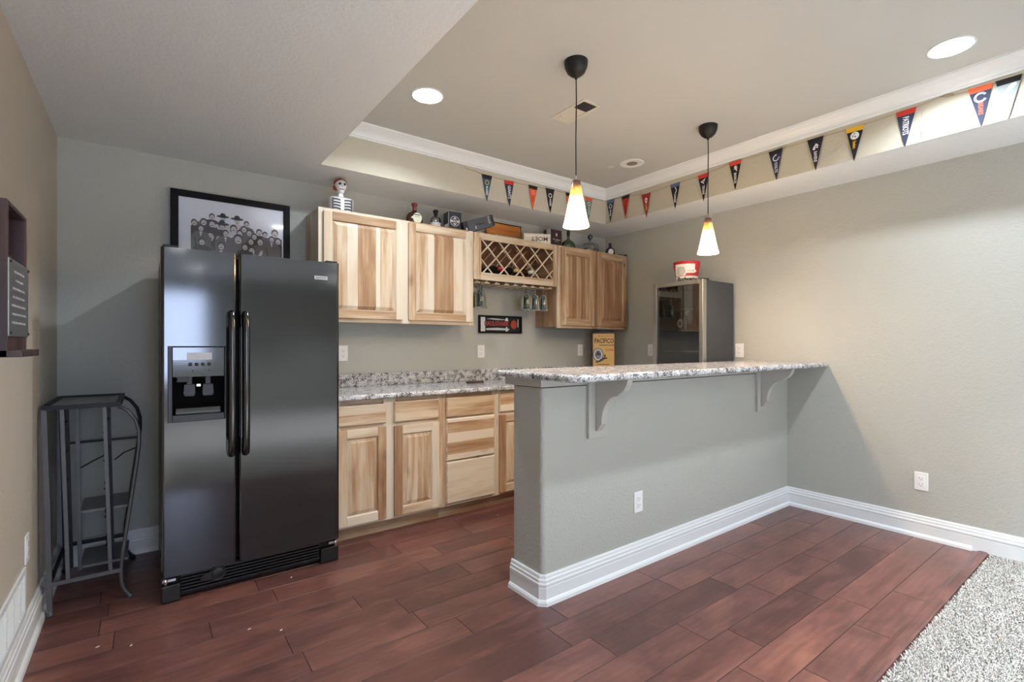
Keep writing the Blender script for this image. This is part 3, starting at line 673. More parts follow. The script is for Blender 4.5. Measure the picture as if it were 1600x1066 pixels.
def lattice(ya, yb, pitch, phase, tone):
    m = MB(); hw = 0.0055
    for sgn in (1, -1):
        for k in range(-3, 9):
            c = ox0 + phase + k * pitch     # x at z = oz0 for sgn=1, at z = oz1 for sgn=-1
            slope = 1.62 * (oz1 - oz0) / (1.62 * pitch) / 1.62   # dz/dx
            slope = 0.168 / 0.168
            # clip the line z = zs + (x-c)*slope*sgn
            zs = oz0 if sgn > 0 else oz1
            xa, xb = max(ox0, c), min(ox1, c + (oz1 - oz0) / slope)
            if xb - xa < 0.02: continue
            za, zb_ = zs + sgn * (xa - c) * slope, zs + sgn * (xb - c) * slope
            d = Vector((xb - xa, zb_ - za)).normalized(); nn = Vector((-d.y, d.x)) * hw
            yo = 0.0 if sgn > 0 else (yb - ya) * 0.5
            m.prism([(xa + nn.x, za + nn.y), (xb + nn.x, zb_ + nn.y), (xb - nn.x, zb_ - nn.y), (xa - nn.x, za - nn.y)], 'y', ya + yo, ya + yo + (yb - ya) * .5, 0, tone, 'x')
    return m
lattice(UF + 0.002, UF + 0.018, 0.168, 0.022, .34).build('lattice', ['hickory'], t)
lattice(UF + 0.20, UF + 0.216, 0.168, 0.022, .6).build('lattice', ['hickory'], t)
# stemware rails under the wine cabinet
t = thing('stemware_rack', 'row of wooden T rails under the wine cabinet that hold the hanging glasses', 'glass rack', (2.57, 3.5, 1.78))
for i in range(9):
    x = 2.17 + 0.0985 * i; m = MB()
    m.box(x - .006, x + .006, UF + .035, YB - .04, 1.757, wz0 + .02, 0, .5, 'y'); m.box(x - .026, x + .026, UF + .03, YB - .04, 1.745, 1.757, 0, .35, 'y'); m.build('rail', ['hickory'], t, bevel=0.001)

# stemmed glasses
def stem(x, y, mat, label):
    zf = 1.7575
    t = thing('stemmed_glass', label, 'glass', (x, y, zf - 0.21), 0, 'glasses hanging under the wine cabinet')
    m = MB(); m.lathe([(0, .2145), (.030, .2135), (.031, .211), (.012, .207), (.006, .200), (.005, .165), (.008, .158), (.005, .150), (.006, .135), (.012, .140)], (x, y, zf - .21), 24)
    m.build('stem', ['stem_glass_dark'], t)
    m = MB(); m.lathe([(0, .145), (.018, .142), (.028, .134), (.034, .118), (.037, .095), (.037, .06), (.039, .035), (.044, .014), (.0475, .002), (.046, .002), (.037, .035), (.035, .06), (.035, .095), (.031, .118), (.02, .132), (0, .138)], (x, y, zf - .21), 28)
    m.build('bowl', [mat], t)
    return t
sl = lambda i: 2.17 + 0.0985 * (i + .5)
stem(sl(0), 3.55, 'stem_glass', 'green stemmed glass at the far left of the rack, behind the cabinet edge')
stem(sl(0) + .004, 3.43, 'stem_glass_blue', 'bluish stemmed glass, front one of the left-hand three')
stem(sl(1) + .0, 3.55, 'stem_glass', 'green stemmed glass, rightmost of the left-hand three')
stem(sl(5), 3.43, 'stem_glass', 'green stemmed glass, leftmost of the right-hand four')
stem(sl(6), 3.43, 'stem_glass_blue', 'bluish stemmed glass, second from left of the right-hand four')
stem(sl(6) + .002, 3.57, 'stem_glass', 'green stemmed glass set back among the right-hand four')
stem(sl(7), 3.43, 'stem_glass_blue', 'bluish stemmed glass, rightmost on the rack')

# wine bottles lying in the lattice
def lying(x, z, y, cap, body, label, ln=0.26):
    t = thing('wine_bottle', label, 'bottle', (x, y, z), 0, 'bottles lying in the wine cabinet')
    m = MB(); m.lathe([(0, .30), (.036, .30), (.037, .29), (.037, .115), (.030, .095), (.016, .075), (.0145, .03), (.0145, .0)], (x, y, z), 24, axis='y'); m.build('body', [body], t)
    m = MB(); m.lathe([(0, -.002), (.0155, -.002), (.016, .045)], (x, y, z), 20, axis='y'); m.build('capsule', [cap], t)
lying(2.395 + .01, 1.882, UF + .015, 'red_ink', 'black_plastic', 'dark wine bottle with red capsule lying in the lattice')
lying(2.56 + .01, 1.882, UF + .012, 'tin_yellow', 'black_plastic', 'dark wine bottle with gold capsule lying in the lattice')
lying(2.735, 1.882, UF + .015, 'label_cream', 'bottle_amber', 'wine bottle with cream capsule lying in the lattice')

# ------------------------------------------------------------------ fridge
fr = thing('refrigerator', 'glossy black side-by-side refrigerator with ice and water dispenser', 'refrigerator', (0.47, 3.25, 0))
m = MB(); m.box(.060, .885, 2.935, 3.63, .035, 1.692); m.build('cabinet', ['fridge_side'], fr, bevel=0.004)
m = MB(); m.box(.075, .870, 2.922, 2.936, .14, 1.685); m.build('gasket', ['black_matte'], fr)
def rrect(x0, x1, y0, y1, r, n=6): return rc(x0 + r, y0 + r, r, 180, 270, n) + rc(x1 - r, y0 + r, r, 270, 360, n) + [(x1, y1), (x0, y1)]
YD = 2.855
lx0, lx1, rx0, rx1, dz0, dz1 = .055, .372, .381, .890, .128, 1.705
dx0, dx1, ez0, ez1 = .082, .322, .866, 1.232
m = MB(); rr = .014
m.prism(rrect(lx0, lx1, YD, 2.922, rr), 'z', ez1, dz1); m.prism(rrect(lx0, lx1, YD, 2.922, rr), 'z', dz0, ez0)
m.prism(rc(lx0 + rr, YD + rr, rr, 180, 270) + [(dx0, YD), (dx0, 2.922), (lx0, 2.922)], 'z', ez0, ez1)
m.prism([(dx1, YD)] + rc(lx1 - rr, YD + rr, rr, 270, 360) + [(lx1, 2.922), (dx1, 2.922)], 'z', ez0, ez1)
ld = m.build('door', ['fridge_black'], fr)
m = MB(); m.prism(rrect(rx0, rx1, YD, 2.922, rr), 'z', dz0 - .0, dz1 - .0); rd = m.build('door', ['fridge_black'], fr, bevel=0)
def hnd(x, door):
    m = MB()
    P = [(2.858, 1.385), (2.838, 1.398), (2.820, 1.392), (2.812, 1.36), (2.808, 1.30), (2.806, 1.04), (2.808, .78), (2.812, .725), (2.820, .692), (2.838, .686), (2.858, .70)]
    m.tube([(x, y_, z_) for y_, z_ in P], [.017] * len(P), 14)
    m.box(x - .016, x + .016, 2.828, 2.857, 1.33, 1.40); m.box(x - .016, x + .016, 2.828, 2.857, .69, .76)
    o = m.build('handle', ['fridge_black'], door, local=True)
    for v in o.data.vertices: v.co -= fr.location
hnd(.3455, ld); hnd(.4085, rd)
# dispenser
dp = MB(); dp.box(dx0, dx1, YD + .02, 2.922, 1.083, ez1); 
m = MB(); t_ = .008
m.box(dx0, dx0 + .018, YD - .010, YD + .06, ez0, ez1); m.box(dx1 - .006, dx1, YD - .010, YD + .06, ez0, ez1); m.box(dx0 + .018, dx1 - .006, YD - .012, YD + .062, ez0, .900)
m.box(dx0 + .018, dx1 - .006, YD - .004, YD + .06, ez1 - .005, ez1)
o = m.build('dispenser_bezel', ['black_plastic'], ld, local=True, bevel=0.002)
m2 = MB(); m2.box(dx0 + .018, dx1 - .006, YD + .061, YD + .064, .90, ez1 - .005); o2 = m2.build('dispenser_recess', ['recess_black'], ld, local=True)
m3 = MB(); m3.prism([(YD - .008, 1.225), (YD - .008, 1.165), (YD - .006, 1.083), (YD + .05, 1.083), (YD + .05, 1.225)], 'x', dx0 + .020, dx1 - .008); o3 = m3.build('control_panel', ['fridge_black'], ld, local=True)
m4 = MB(); m4.box(.158, .262, YD - .0105, YD - .0075, 1.165, 1.200); o4 = m4.build('display_label', ['silver_print'], ld, local=True)
m5 = MB()
for k in range(4): m5.lathe([(.0, -.011), (.0075, -.0105), (.009, -.007)], (.172 + .026 * k, YD, 1.143), 16, axis='y')
for k in range(2): m5.lathe([(.0, -.010), (.003, -.010), (.0035, -.006)], (.182 + .068 * k, YD, 1.112), 10, axis='y')
o5 = m5.build('buttons', ['grey_plastic'], ld, local=True)
m6 = MB()
for xc in (.170, .248):
    m6.prism([(xc - .022, 1.045), (xc + .022, 1.045), (xc + .026, 1.0), (xc + .020, .985), (xc - .020, .985), (xc - .026, 1.0)], 'y', YD + .018, YD + .026)
    m6.box(xc - .012, xc + .012, YD + .024, YD + .04, 1.04, 1.083)
o6 = m6.build('paddles', ['grey_plastic'], ld, local=True, bevel=0.003)
m7 = MB(); m7.box(.198, .220, YD + .03, YD + .045, 1.030, 1.046); o7 = m7.build('nozzle', ['chrome'], ld, local=True, bevel=0.003)
m9 = MB(); m9.box(.118, .165, YD + .02, YD + .045, 1.055, 1.083); o9 = m9.build('nozzle', ['grey_plastic'], ld, local=True, bevel=0.003)
m8 = MB(); m8.prism([(YD + .060, .900), (YD + .060, .945), (YD + .035, .945), (YD + .006, .930), (YD + .001, .914), (YD + .001, .900)], 'x', .112, .302); o8 = m8.build('drip_tray', ['fridge_black'], ld, local=True, bevel=.003)
for o in (o, o2, o3, o4, o5, o6, o7, o8, o9):
    for v in o.data.vertices: v.co -= fr.location
o4['label'] = 'pale backlit display strip'
# badge, hinges, grille
m = MB(); m.box(.752, .822, YD - .002, YD, 1.604, 1.624); bd = m.build('badge', ['silver_print'], fr)
text('lettering', 'KENMORE', .013, 'box_grey', bd, (.787 - fr.location.x, YD - .0025 - fr.location.y, 1.614 - fr.location.z), UP, sx=.95)
m = MB(); m.box(.062, .125, 2.87, 2.985, 1.706, 1.718); m.build('hinge_cap', ['black_plastic'], fr, bevel=.004)
m = MB(); m.box(.820, .884, 2.87, 2.985, 1.706, 1.718); m.build('hinge_cap', ['black_plastic'], fr, bevel=.004)
m = MB(); m.box(.062, .885, 2.90, 2.94, .012, .125); m.build('base', ['black_matte'], fr)
m = MB(); m.box(.135, .785, 2.885, 2.90, .030, .122)
for k in range(6): m.prism([(2.885, .034 + .0155 * k), (2.868, .036 + .0155 * k), (2.868, .042 + .0155 * k), (2.885, .046 + .0155 * k)], 'x', .137, .783)
m.prism([(2.886, .114), (2.868, .118), (2.868, .127), (2.886, .130)], 'x', .137, .783)
m.build('grille', ['black_plastic'], fr, bevel=.0008)
m = MB(); m.lathe([(0, -.012), (.026, -.012), (.028, -.006), (.034, -.008), (.037, -.004), (.038, .004)], (.288, 2.866, .092), 28, axis='y')
m.prism([(.215, .070), (.265, .066), (.265, .108), (.235, .104), (.215, .090)], 'y', 2.858, 2.87); m.build('filter_knob', ['black_plastic'], fr, bevel=.001)
m = MB(); m.box(.058, .134, 2.865, 2.90, .004, .085); m.build('foot_cover', ['black_plastic'], fr, bevel=.004)
m = MB(); m.box(.790, .888, 2.865, 2.90, .004, .085); m.build('foot_cover', ['black_plastic'], fr, bevel=.004)
m = MB(); m.box(.062, .115, 2.872, 2.90, .100, .112); m.lathe([(0, .086), (.009, .086), (.009, .122), (0, .122)], (.074, 2.873, 0), 12); m.build('hinge', ['chrome'], fr)
m = MB(); m.box(.835, .885, 2.872, 2.90, .100, .112); m.lathe([(0, .086), (.009, .086), (.009, .122), (0, .122)], (.872, 2.873, 0), 12); m.build('hinge', ['chrome'], fr)

# ------------------------------------------------------------------ framed group photograph, standing on the fridge
fx0, fx1, fz0, fz1 = .118, .795, 1.694, 2.193; fy = 3.640
fp = thing('framed_picture', 'black framed black-and-white group photograph standing on the refrigerator', 'picture', ((fx0 + fx1) / 2, fy, fz0))
m = MB(); b = .041
m.box(fx0, fx0 + b, fy - .012, fy + .012, fz0, fz1); m.box(fx1 - b, fx1, fy - .012, fy + .012, fz0, fz1); m.box(fx0 + b, fx1 - b, fy - .012, fy + .012, fz0, fz0 + b); m.box(fx0 + b, fx1 - b, fy - .012, fy + .012, fz1 - b, fz1)
m.build('frame', ['frame_black'], fp, bevel=.003)
m = MB(); m.box(fx0 + b, fx1 - b, fy - .001, fy + .004, fz0 + b, fz1 - b); m.build('mat_board', ['print_paper'], fp)
px0, px1, pz0, pz1 = .222, .745, 1.775, 2.092
m = MB(); py = fy - .0012
m.flat([(px0, pz0), (px1, pz0), (px1, pz1), (px0, pz1)], py, 0)
m.flat([(px0, pz0), (px1, pz0), (px1, 1.90), (.60, 1.93), (.45, 1.96), (.36, 2.02), (.30, 2.03), (px0 + .02, 2.0), (px0, 1.98)], py - .00005, 1)
rs = random.Random(5); d = .0001
def person(cx, cz, s, coat, hat=False, k=0):
    y = py - .0001 - k * .00004
    m.flat([(cx - .055 * s, cz - .16 * s), (cx - .060 * s, cz - .07 * s), (cx - .040 * s, cz - .030 * s), (cx - .012 * s, cz - .018 * s), (cx + .012 * s, cz - .018 * s), (cx + .040 * s, cz - .030 * s), (cx + .060 * s, cz - .07 * s), (cx + .055 * s, cz - .16 * s)], y, coat)
    m.disc(cx, cz + .003 * s, y - .00001, .0175 * s, .021 * s, 3 if not hat else coat, 14)
    m.disc(cx + .001, cz - .003 * s, y - .00002, .0135 * s, .0165 * s, 4, 14)
    m.flat([(cx - .007 * s, cz - .010 * s), (cx + .009 * s, cz - .010 * s), (cx + .006 * s, cz - .006 * s), (cx - .004 * s, cz - .006 * s)], y - .000025, 3); m.flat([(cx - .008 * s, cz + .002 * s), (cx - .003 * s, cz + .002 * s), (cx - .003 * s, cz + .005 * s), (cx - .008 * s, cz + .005 * s)], y - .000025, 2); m.flat([(cx + .004 * s, cz + .002 * s), (cx + .009 * s, cz + .002 * s), (cx + .009 * s, cz + .005 * s), (cx + .004 * s, cz + .005 * s)], y - .000025, 2)
    m.flat([(cx - .040 * s, cz - .060 * s), (cx - .034 * s, cz - .062 * s), (cx - .022 * s, cz - .12 * s), (cx - .030 * s, cz - .12 * s)], y - .00002, 3 if coat != 3 else 1)
    if coat == 2 and rs.random() < .6: m.flat([(cx - .008 * s, cz - .024 * s), (cx + .008 * s, cz - .024 * s), (cx, cz - .06 * s)], y - .00002, 4)
    if hat:
        m.disc(cx, cz + .016 * s, y - .00003, .038 * s, .0085 * s, 3, 16); m.disc(cx, cz + .026 * s, y - .00003, .016 * s, .014 * s, 3, 12)
k = 0
for (cx, cz, s, coat, hat) in [(.335, 2.050, .8, 3, 0), (.395, 2.045, .8, 4, 1), (.475, 2.040, .85, 4, 1), (.53, 2.03, .8, 2, 0), (.29, 2.01, .9, 3, 0), (.335, 2.005, .95, 3, 0), (.39, 1.995, .9, 3, 1), (.455, 1.99, 1.0, 4, 0), (.515, 1.995, .85, 2, 0), (.545, 1.975, .85, 2, 0),
                               (.605, 1.985, .9, 3, 0), (.64, 1.975, .8, 2, 0), (.70, 1.99, 1.05, 2, 0), (.245, 1.96, .9, 3, 0), (.49, 1.965, .9, 2, 0), (.575, 1.955, .85, 3, 0), (.26, 1.93, .9, 2, 0), (.325, 1.925, 1.25, 2, 0), (.48, 1.925, 1.25, 2, 0), (.37, 1.92, .8, 3, 0), (.555, 1.92, .9, 3, 0), (.61, 1.925, 1.0, 2, 0), (.235, 1.88, .9, 4, 0), (.66, 1.90, .95, 4, 0), (.56, 1.86, 1.1, 4, 0), (.715, 1.86, .9, 2, 0), (.30, 1.84, .9, 2, 0), (.42, 1.83, .9, 2, 0), (.64, 1.83, .9, 2, 0), (.24, 2.0, .8, 3, 0), (.275, 1.97, .8, 2, 0), (.72, 1.94, .9, 3, 0), (.68, 1.95, .8, 2, 0), (.41, 1.955, .85, 2, 0), (.52, 1.88, .9, 3, 0), (.28, 1.885, .9, 3, 0), (.385, 1.87, 1.0, 2, 0)]:
    person(cx, cz, s * 1.18, coat, hat, k); k += 1
# keep the print's shapes inside the picture area
for i, v in enumerate(m.v): m.v[i] = (min(max(v[0], px0), px1), v[1], min(max(v[2], pz0), pz1))
m.build('print', ['print_paper', 'print_mid', 'print_mid', 'print_dark', 'print_light'], fp)
m = MB(); m.box(fx0 + b, fx1 - b, fy - .0075, fy - .0065, fz0 + b, fz1 - b); m.build('glazing', ['picture_glass'], fp)

# ------------------------------------------------------------------ metal wine rack in the corner
RX0, RX1, RY0, RY1, RZ = -.372, -.108, 3.055, 3.600, .962
t = thing('metal_rack', 'dark grey metal wine rack stand in the corner beside the fridge', 'rack', (-.24, 3.33, 0))
m = MB()
for a, b in (((RX0, RY0), (RX1, RY0)), ((RX0, RY1), (RX1, RY1)), ((RX0, RY0), (RX0, RY1)), ((RX1, RY0), (RX1, RY1))):
    m.tube([(a[0], a[1], RZ - .012), (b[0], b[1], RZ - .012)], .010, square=True)
m.build('top_frame', ['rack_metal_dark'], t)
m = MB(); m.box(RX0 + .008, RX1 - .008, RY0 + .008, RY1 - .008, RZ - .016, RZ - .011); m.build('top_panel', ['rack_panel'], t)
def curve_leg(y):
    pts = [(RX1, RZ - .02), (RX1 + .035, RZ - .045), (RX1 + .065, RZ - .09), (RX1 + .080, RZ - .15), (RX1 + .080, RZ - .22), (RX1 + .066, .62), (RX1 + .045, .45), (RX1 + .026, .30), (RX1 + .014, .20), (RX1 + .010, .13), (RX1 + .012, .08), (RX1 + .022, .045), (RX1 + .040, .016), (RX1 + .046, .008)]
    return [(x, y, z) for x, z in pts]
for y in (RY0, RY1):
    m = MB(); m.tube(curve_leg(y), .0085, 10); m.lathe([(0, .0), (.012, .0), (.013, .010), (.009, .018)], (RX1 + .046, y, 0), 16); m.build('leg', ['rack_metal' if y == RY0 else 'rack_metal_dark'], t)
    m = MB(); m.tube([(RX0, y, RZ - .02), (RX0 + .012, y, .5), (RX0 + .020, y, .02)], .0095, square=True); m.lathe([(0, 0), (.015, 0), (.016, .010), (.010, .022)], (RX0 + .020, y, 0), 16); m.build('leg', ['rack_metal' if y == RY0 else 'rack_metal_dark'], t)
m = MB(); m.tube([(RX0 + .018, RY0, .145), (RX1 + .012, RY0, .145)], .009, square=True); m.build('rail', ['rack_metal'], t)
m = MB(); m.tube([(RX0 + .018, RY1, .145), (RX1 + .012, RY1, .145)], .009, square=True); m.build('rail', ['rack_metal_dark'], t)
m = MB(); m.tube([(RX0 + .018, RY0, .145), (RX0 + .018, RY1, .145)], .007, square=True); m.build('rail', ['rack_metal_dark'], t)
m = MB(); m.tube([(RX0 + .01, RY1, .700), (RX1 + .07, RY1, .700)], .006, square=True); m.build('rail', ['rack_metal_dark'], t)
for xs_ in (RX0 + .060, RX1 - .052):
    m = MB(); m.tube([(xs_, RY0 + .004, RZ - .02), (xs_ + .022, RY0 + .004, .145)], .0075, square=True); m.build('upright', ['rack_metal'], t)
for xs_ in (RX0 + .062, RX1 - .040):
    m = MB(); m.tube([(xs_ - .010, 3.30, RZ - .02), (xs_ + .008, 3.30, .12)], .0085, square=True)
    for k in range(5):
        z = .86 - .145 * k; x = xs_ - .006 + .0022 * k
        m.tube([(x, 3.291, z), (x - .012, 3.286, z - .015), (x - .020, 3.286, z - .045), (x - .014, 3.286, z - .062), (x - .022, 3.284, z - .078)], .0045, 6)
    m.build('bottle_hooks', ['rack_metal_dark'], t)
    if xs_ < RX0 + .1:
        m = MB(); m.tube([(xs_ + .030, 3.30, RZ - .02), (xs_ + .042, 3.30, .10)], .008, square=True); m.build('upright', ['rack_metal'], t)
for pts in ([(RX0 + .09, 3.45, .585), (RX0 + .15, 3.45, .62), (RX0 + .20, 3.45, .645), (RX0 + .205, 3.47, .67), (RX0 + .205, RY1, .70)], [(RX1 - .03, 3.45, .61), (RX1 + .01, 3.45, .645), (RX1 + .06, 3.45, .665)]):
    m = MB(); m.tube(pts, .0035, 8); m.build('hook', ['rack_metal_dark'], t)
for z, mt in ((.390, 'shelf'), (.110, 'shelf')):
    m = MB(); m.box(RX0 + .10, RX1 + .03, 3.32, RY1, z - .006, z); m.box(RX0 + .10, RX1 + .03, 3.31, 3.322, z - .010, z + .003); m.build(mt, ['rack_panel'], t, bevel=.001)

# ------------------------------------------------------------------ left wall: cabinet-like opener board, vent, outlet
t = thing('wall_plaque_box', 'dark stained wooden bottle-opener box with an engraved metal plate on the left wall', 'wall decoration', (-.35, 2.0, 1.205))
PX, PY0, PY1, PZ0, PZ1 = -.300, 1.875, 2.142, 1.205, 1.634
m = MB(); m.box(XL, PX, PY0, PY0 + .018, PZ0, PZ1); m.box(XL, PX, PY1 - .018, PY1, PZ0, PZ1); m.box(XL, PX, PY0 + .018, PY1 - .018, PZ1 - .012, PZ1); m.box(XL, XL + .012, PY0 + .018, PY1 - .018, PZ0, PZ1 - .012)
m.box(XL + .012, PX - .03, PY0 + .018, PY1 - .018, 1.50, 1.512); m.build('box', ['stained_wood'], t, bevel=.002)
m = MB(); m.box(XL + .012, PX - .004, PY0 + .018, PY1 - .018, PZ0 + .02, 1.30); m.build('front_board', ['stained_wood'], t)
m = MB(); m.box(XL, -.272, PY0, PY1, PZ0 - .0, PZ0 + .020); m.build('ledge', ['stained_wood'], t, bevel=.002)
pl = MB(); pl.box(PX - .006, PX + .003, PY0 + .004, PY1 + .006, 1.262, 1.478); plate = pl.build('metal_plate', ['plaque_metal'], t, bevel=.003)
m = MB()
for k, (y0_, y1_) in enumerate([(.07, .20), (.09, .18), (.05, .22), (.05, .21), (.04, .225), (.045, .22), (.04, .23)]):
    z = 1.445 - .024 * k
    yy = PY0 + y0_
    while yy < PY0 + y1_:
        ww = rnd.uniform(.008, .02); m.box(PX + .003, PX + .0036, yy, min(yy + ww, PY0 + y1_ + .01), z - .003, z + .003); yy += ww + .006
o = m.build('engraving', ['plaque_line'], plate, local=True)
for v in o.data.vertices: v.co -= t.location
for y_, z_ in ((PY0 + .014, 1.468), (PY1 - .004, 1.468), (PY0 + .014, 1.272), (PY1 - .004, 1.272)):
    m = MB(); m.lathe([(.0045, .003), (.004, .006), (0, .007)], (PX, y_, z_), 12, axis='x'); m.build('screw', ['bronze_metal'], t)
m = MB(); m.lathe([(.018, 0), (.018, .075), (.008, .10), (.008, .12), (0, .12)], (XL + .045, 2.0, 1.512), 16); tag(m.build('small_bottle', ['grey_plastic']), 'small grey bottle on the shelf inside the wooden wall box', 'bottle')
# return air grille
t = thing('wall_vent', 'white louvred air grille low on the left wall', 'vent', (XL, 2.42, .16))
m = MB(); v0, v1, w0, w1 = 2.08, 2.76, .150, .345
m.box(XL, XL + .008, v0, v0 + .03, w0, w1); m.box(XL, XL + .008, v1 - .03, v1, w0, w1); m.box(XL, XL + .008, v0 + .03, v1 - .03, w0, w0 + .022); m.box(XL, XL + .008, v0 + .03, v1 - .03, w1 - .022, w1)
for k in range(1, 6): m.box(XL, XL + .007, v0 + k * .113 - .004, v0 + k * .113 + .004, w0 + .022, w1 - .022)
m.build('frame', ['white_trim'], t, bevel=.001)
m = MB(); m.box(XL, XL + .001, v0 + .03, v1 - .03, w0 + .022, w1 - .022); m.build('backing', ['vent_white'], t)
m = MB(); k = 0
while w0 + .028 + .0095 * k < w1 - .026:
    z = w0 + .028 + .0095 * k; m.prism([(XL + .001, z), (XL + .0055, z - .003), (XL + .006, z - .0015), (XL + .0015, z + .0015)], 'y', v0 + .03, v1 - .03); k += 1
m.build('louvres', ['white_trim'], t)

def outlet(pos, face, label, gfci=False, switch=False):
    """face: '-y','+x','-x' direction the plate looks"""
    rz = {'-y': 0, '-x': -math.pi / 2, '+x': math.pi / 2}[face]
    t = thing('wall_outlet', label, 'outlet', pos, rz, 'white wall outlets')
    m = MB(); m.box(-.036, .036, -.006, 0, -.058, .058); m.build('plate', ['white_plastic'], t, local=True, bevel=.003)
    m = MB()
    m.box(-.0175, .0175, -.008, -.005, -.034, .034); m.build('socket_face', ['white_plastic'], t, local=True, bevel=.002)
    m = MB()
    for s_ in (1, -1):
        z = s_ * .019 + .003
        m.box(-.0085, -.0065, -.0086, -.0078, z - .005, z + .005); m.box(.0065, .0085, -.0086, -.0078, z - .004, z + .004); m.lathe([(0, -.0087), (.0026, -.0086), (.0027, -.0078)], (0, 0, z - .011), 8, axis='y')
    m.build('slots', ['dark_slot'], t, local=True)
outlet((1.172, YB, 1.175), '-y', 'white outlet on the back wall right beside the fridge')
outlet((2.392, YB, 1.178), '-y', 'white outlet on the back wall under the small framed sign')
outlet((3.620, YB, 1.182), '-y', 'white outlet on the back wall left of the yellow tin')
outlet((2.212, BY0, .358), '-y', 'white outlet low on the front of the bar half wall')
outlet((XR, .965, .360), '-x', 'white outlet low on the right wall near the carpet')
outlet((XR, 2.172, 1.190), '-x', 'white outlet on the right wall just right of the cooler')
outlet((XR, 3.075, 1.185), '-x', 'white outlet on the right wall left of the cooler door')
outlet((XL, 2.800, .405), '+x', 'white outlet on the left wall at the corner of the air grille')

# ------------------------------------------------------------------ framed sign, tin, cooler, bucket
sx0, sx1, sz0, sz1 = 2.362, 2.842, 1.342, 1.502; sy = YB - .010
t = thing('framed_sign', 'small black framed bar sign with red lettering on the back wall', 'sign', ((sx0 + sx1) / 2, YB, sz0))
m = MB(); b = .016
m.box(sx0, sx0 + b, YB - .022, YB - .001, sz0, sz1); m.box(sx1 - b, sx1, YB - .022, YB - .001, sz0, sz1); m.box(sx0 + b, sx1 - b, YB - .022, YB - .001, sz0, sz0 + b); m.box(sx0 + b, sx1 - b, YB - .022, YB - .001, sz1 - b, sz1)
m.build('frame', ['frame_black'], t, bevel=.002)
m = MB(); m.box(sx0 + b, sx1 - b, sy, YB - .002, sz0 + b, sz1 - b, 0)
y = sy - .0003
m.flat([(sx0 + b, sz0 + b), (sx0 + .07, sz0 + b), (sx0 + .07, sz1 - b), (sx0 + b, sz1 - b)], y, 1)
m.flat([(sx0 + .08, 1.37), (sx0 + .33, 1.37), (sx0 + .34, 1.385), (sx0 + .20, 1.392), (sx0 + .08, 1.385)], y, 2)
m.flat([(sx0 + .08, 1.470), (sx0 + .15, 1.478), (sx0 + .30, 1.470), (sx0 + .34, 1.466), (sx0 + .2, 1.462)], y, 2)
m.flat([(sx0 + .295, 1.36), (sx0 + .32, 1.36), (sx0 + .315, 1.40), (sx0 + .30, 1.40)], y - .0001, 1); m.flat([(sx0 + .29, 1.455), (sx0 + .325, 1.455), (sx0 + .318, 1.485), (sx0 + .298, 1.485)], y - .0001, 3)
m.flat([(sx1 - .045, 1.40), (sx1 - .038, 1.40), (sx1 - .038, 1.475), (sx1 - .045, 1.475)], y, 3)
m.disc(sx1 - .090, 1.425, y, .040, .046, 4, 20); m.disc(sx1 - .090, 1.425, y - .0001, .034, .040, 5, 8)
m.build('panel', ['black_matte', 'tin_white', 'silver_print', 'print_paper', 'tin_brown', 'sign_orange'], t)
text('lettering', 'HAULIGVARK', .056, 'sign_red', t, (sx0 + .195 - t.location.x, sy - .001 - t.location.y, 1.428 - sz0), UP, bold=.0012, sx=.80)

# yellow beer tin, turned a little towards the room
t = thing('beer_tin', 'yellow rectangular beer tin with a black lid on the worktop', 'tin', (3.706, 3.43, .9225), R(-36))
hw_, hh = .112, .432
m = MB(); q = .010
m.prism(rc(-hw_ + q, q, q, 180, 270, 4) + rc(hw_ - q, q, q, 270, 360, 4) + rc(hw_ - q, .050, q, 0, 90, 4) + rc(-hw_ + q, .050, q, 90, 180, 4), 'z', 0, hh); m.build('body', ['tin_yellow'], t, local=True, bevel=.003)
m = MB(); m.box(-hw_ + .012, hw_ - .012, .006, .052, hh, hh + .014); m.box(-.058, .062, .012, .046, hh + .014, hh + .030); m.build('lid', ['black_plastic'], t, local=True, bevel=.004)
m = MB(); m.box(-hw_ - .003, -hw_ + .003, -.0015, .061, 0, hh + .002); m.box(hw_ - .003, hw_ + .003, -.0015, .061, 0, hh + .002); m.box(-hw_ + .003, hw_ - .003, -.0015, .010, hh - .006, hh + .002); m.build('edge', ['tin_brown'], t, local=True)
yy = -.0008
text('lettering', 'PACIFICO', .066, 'tin_brown', t, (.004, yy, .352), UP, bold=.0016, sx=.68)
text('lettering', 'CLARA', .034, 'sign_orange', t, (.058, yy, .262), UP, bold=.0004, sx=.84)
m = MB(); m.flat([(-.045, .306), (hw_ - .006, .306), (hw_ - .006, .313), (-.045, .313)], yy, 0)
for k in range(5): m.disc(-.045 + .029 * k, .402, yy, .006, .006, 1, 8)
m.disc(-.056, .215, yy, .053, .066, 2, 28); m.disc(-.056, .215, yy - .0001, .046, .059, 3, 28); m.disc(-.056, .215, yy - .0002, .034, .046, 4, 28)
m.flat([(-.084, .208), (-.028, .208), (-.040, .232), (-.056, .252), (-.072, .232)], yy - .0003, 5)
for (a_, c_, r1_, r2_) in [(-.045, .148, .018, .010), (-.022, .162, .018, .012), (.002, .176, .016, .012), (.024, .180, .016, .007), (.012, .202, .009, .016), (-.070, .140, .012, .009)]: m.disc(a_, c_, yy - .0004, r1_, r2_, 5, 12)
m.flat([(-.07, .112), (.06, .112), (.06, .118), (-.07, .118)], yy, 0)
m.build('artwork', ['tin_brown', 'sign_orange', 'tin_green', 'tin_white', 'tin_blue', 'tin_green'], t, local=True)

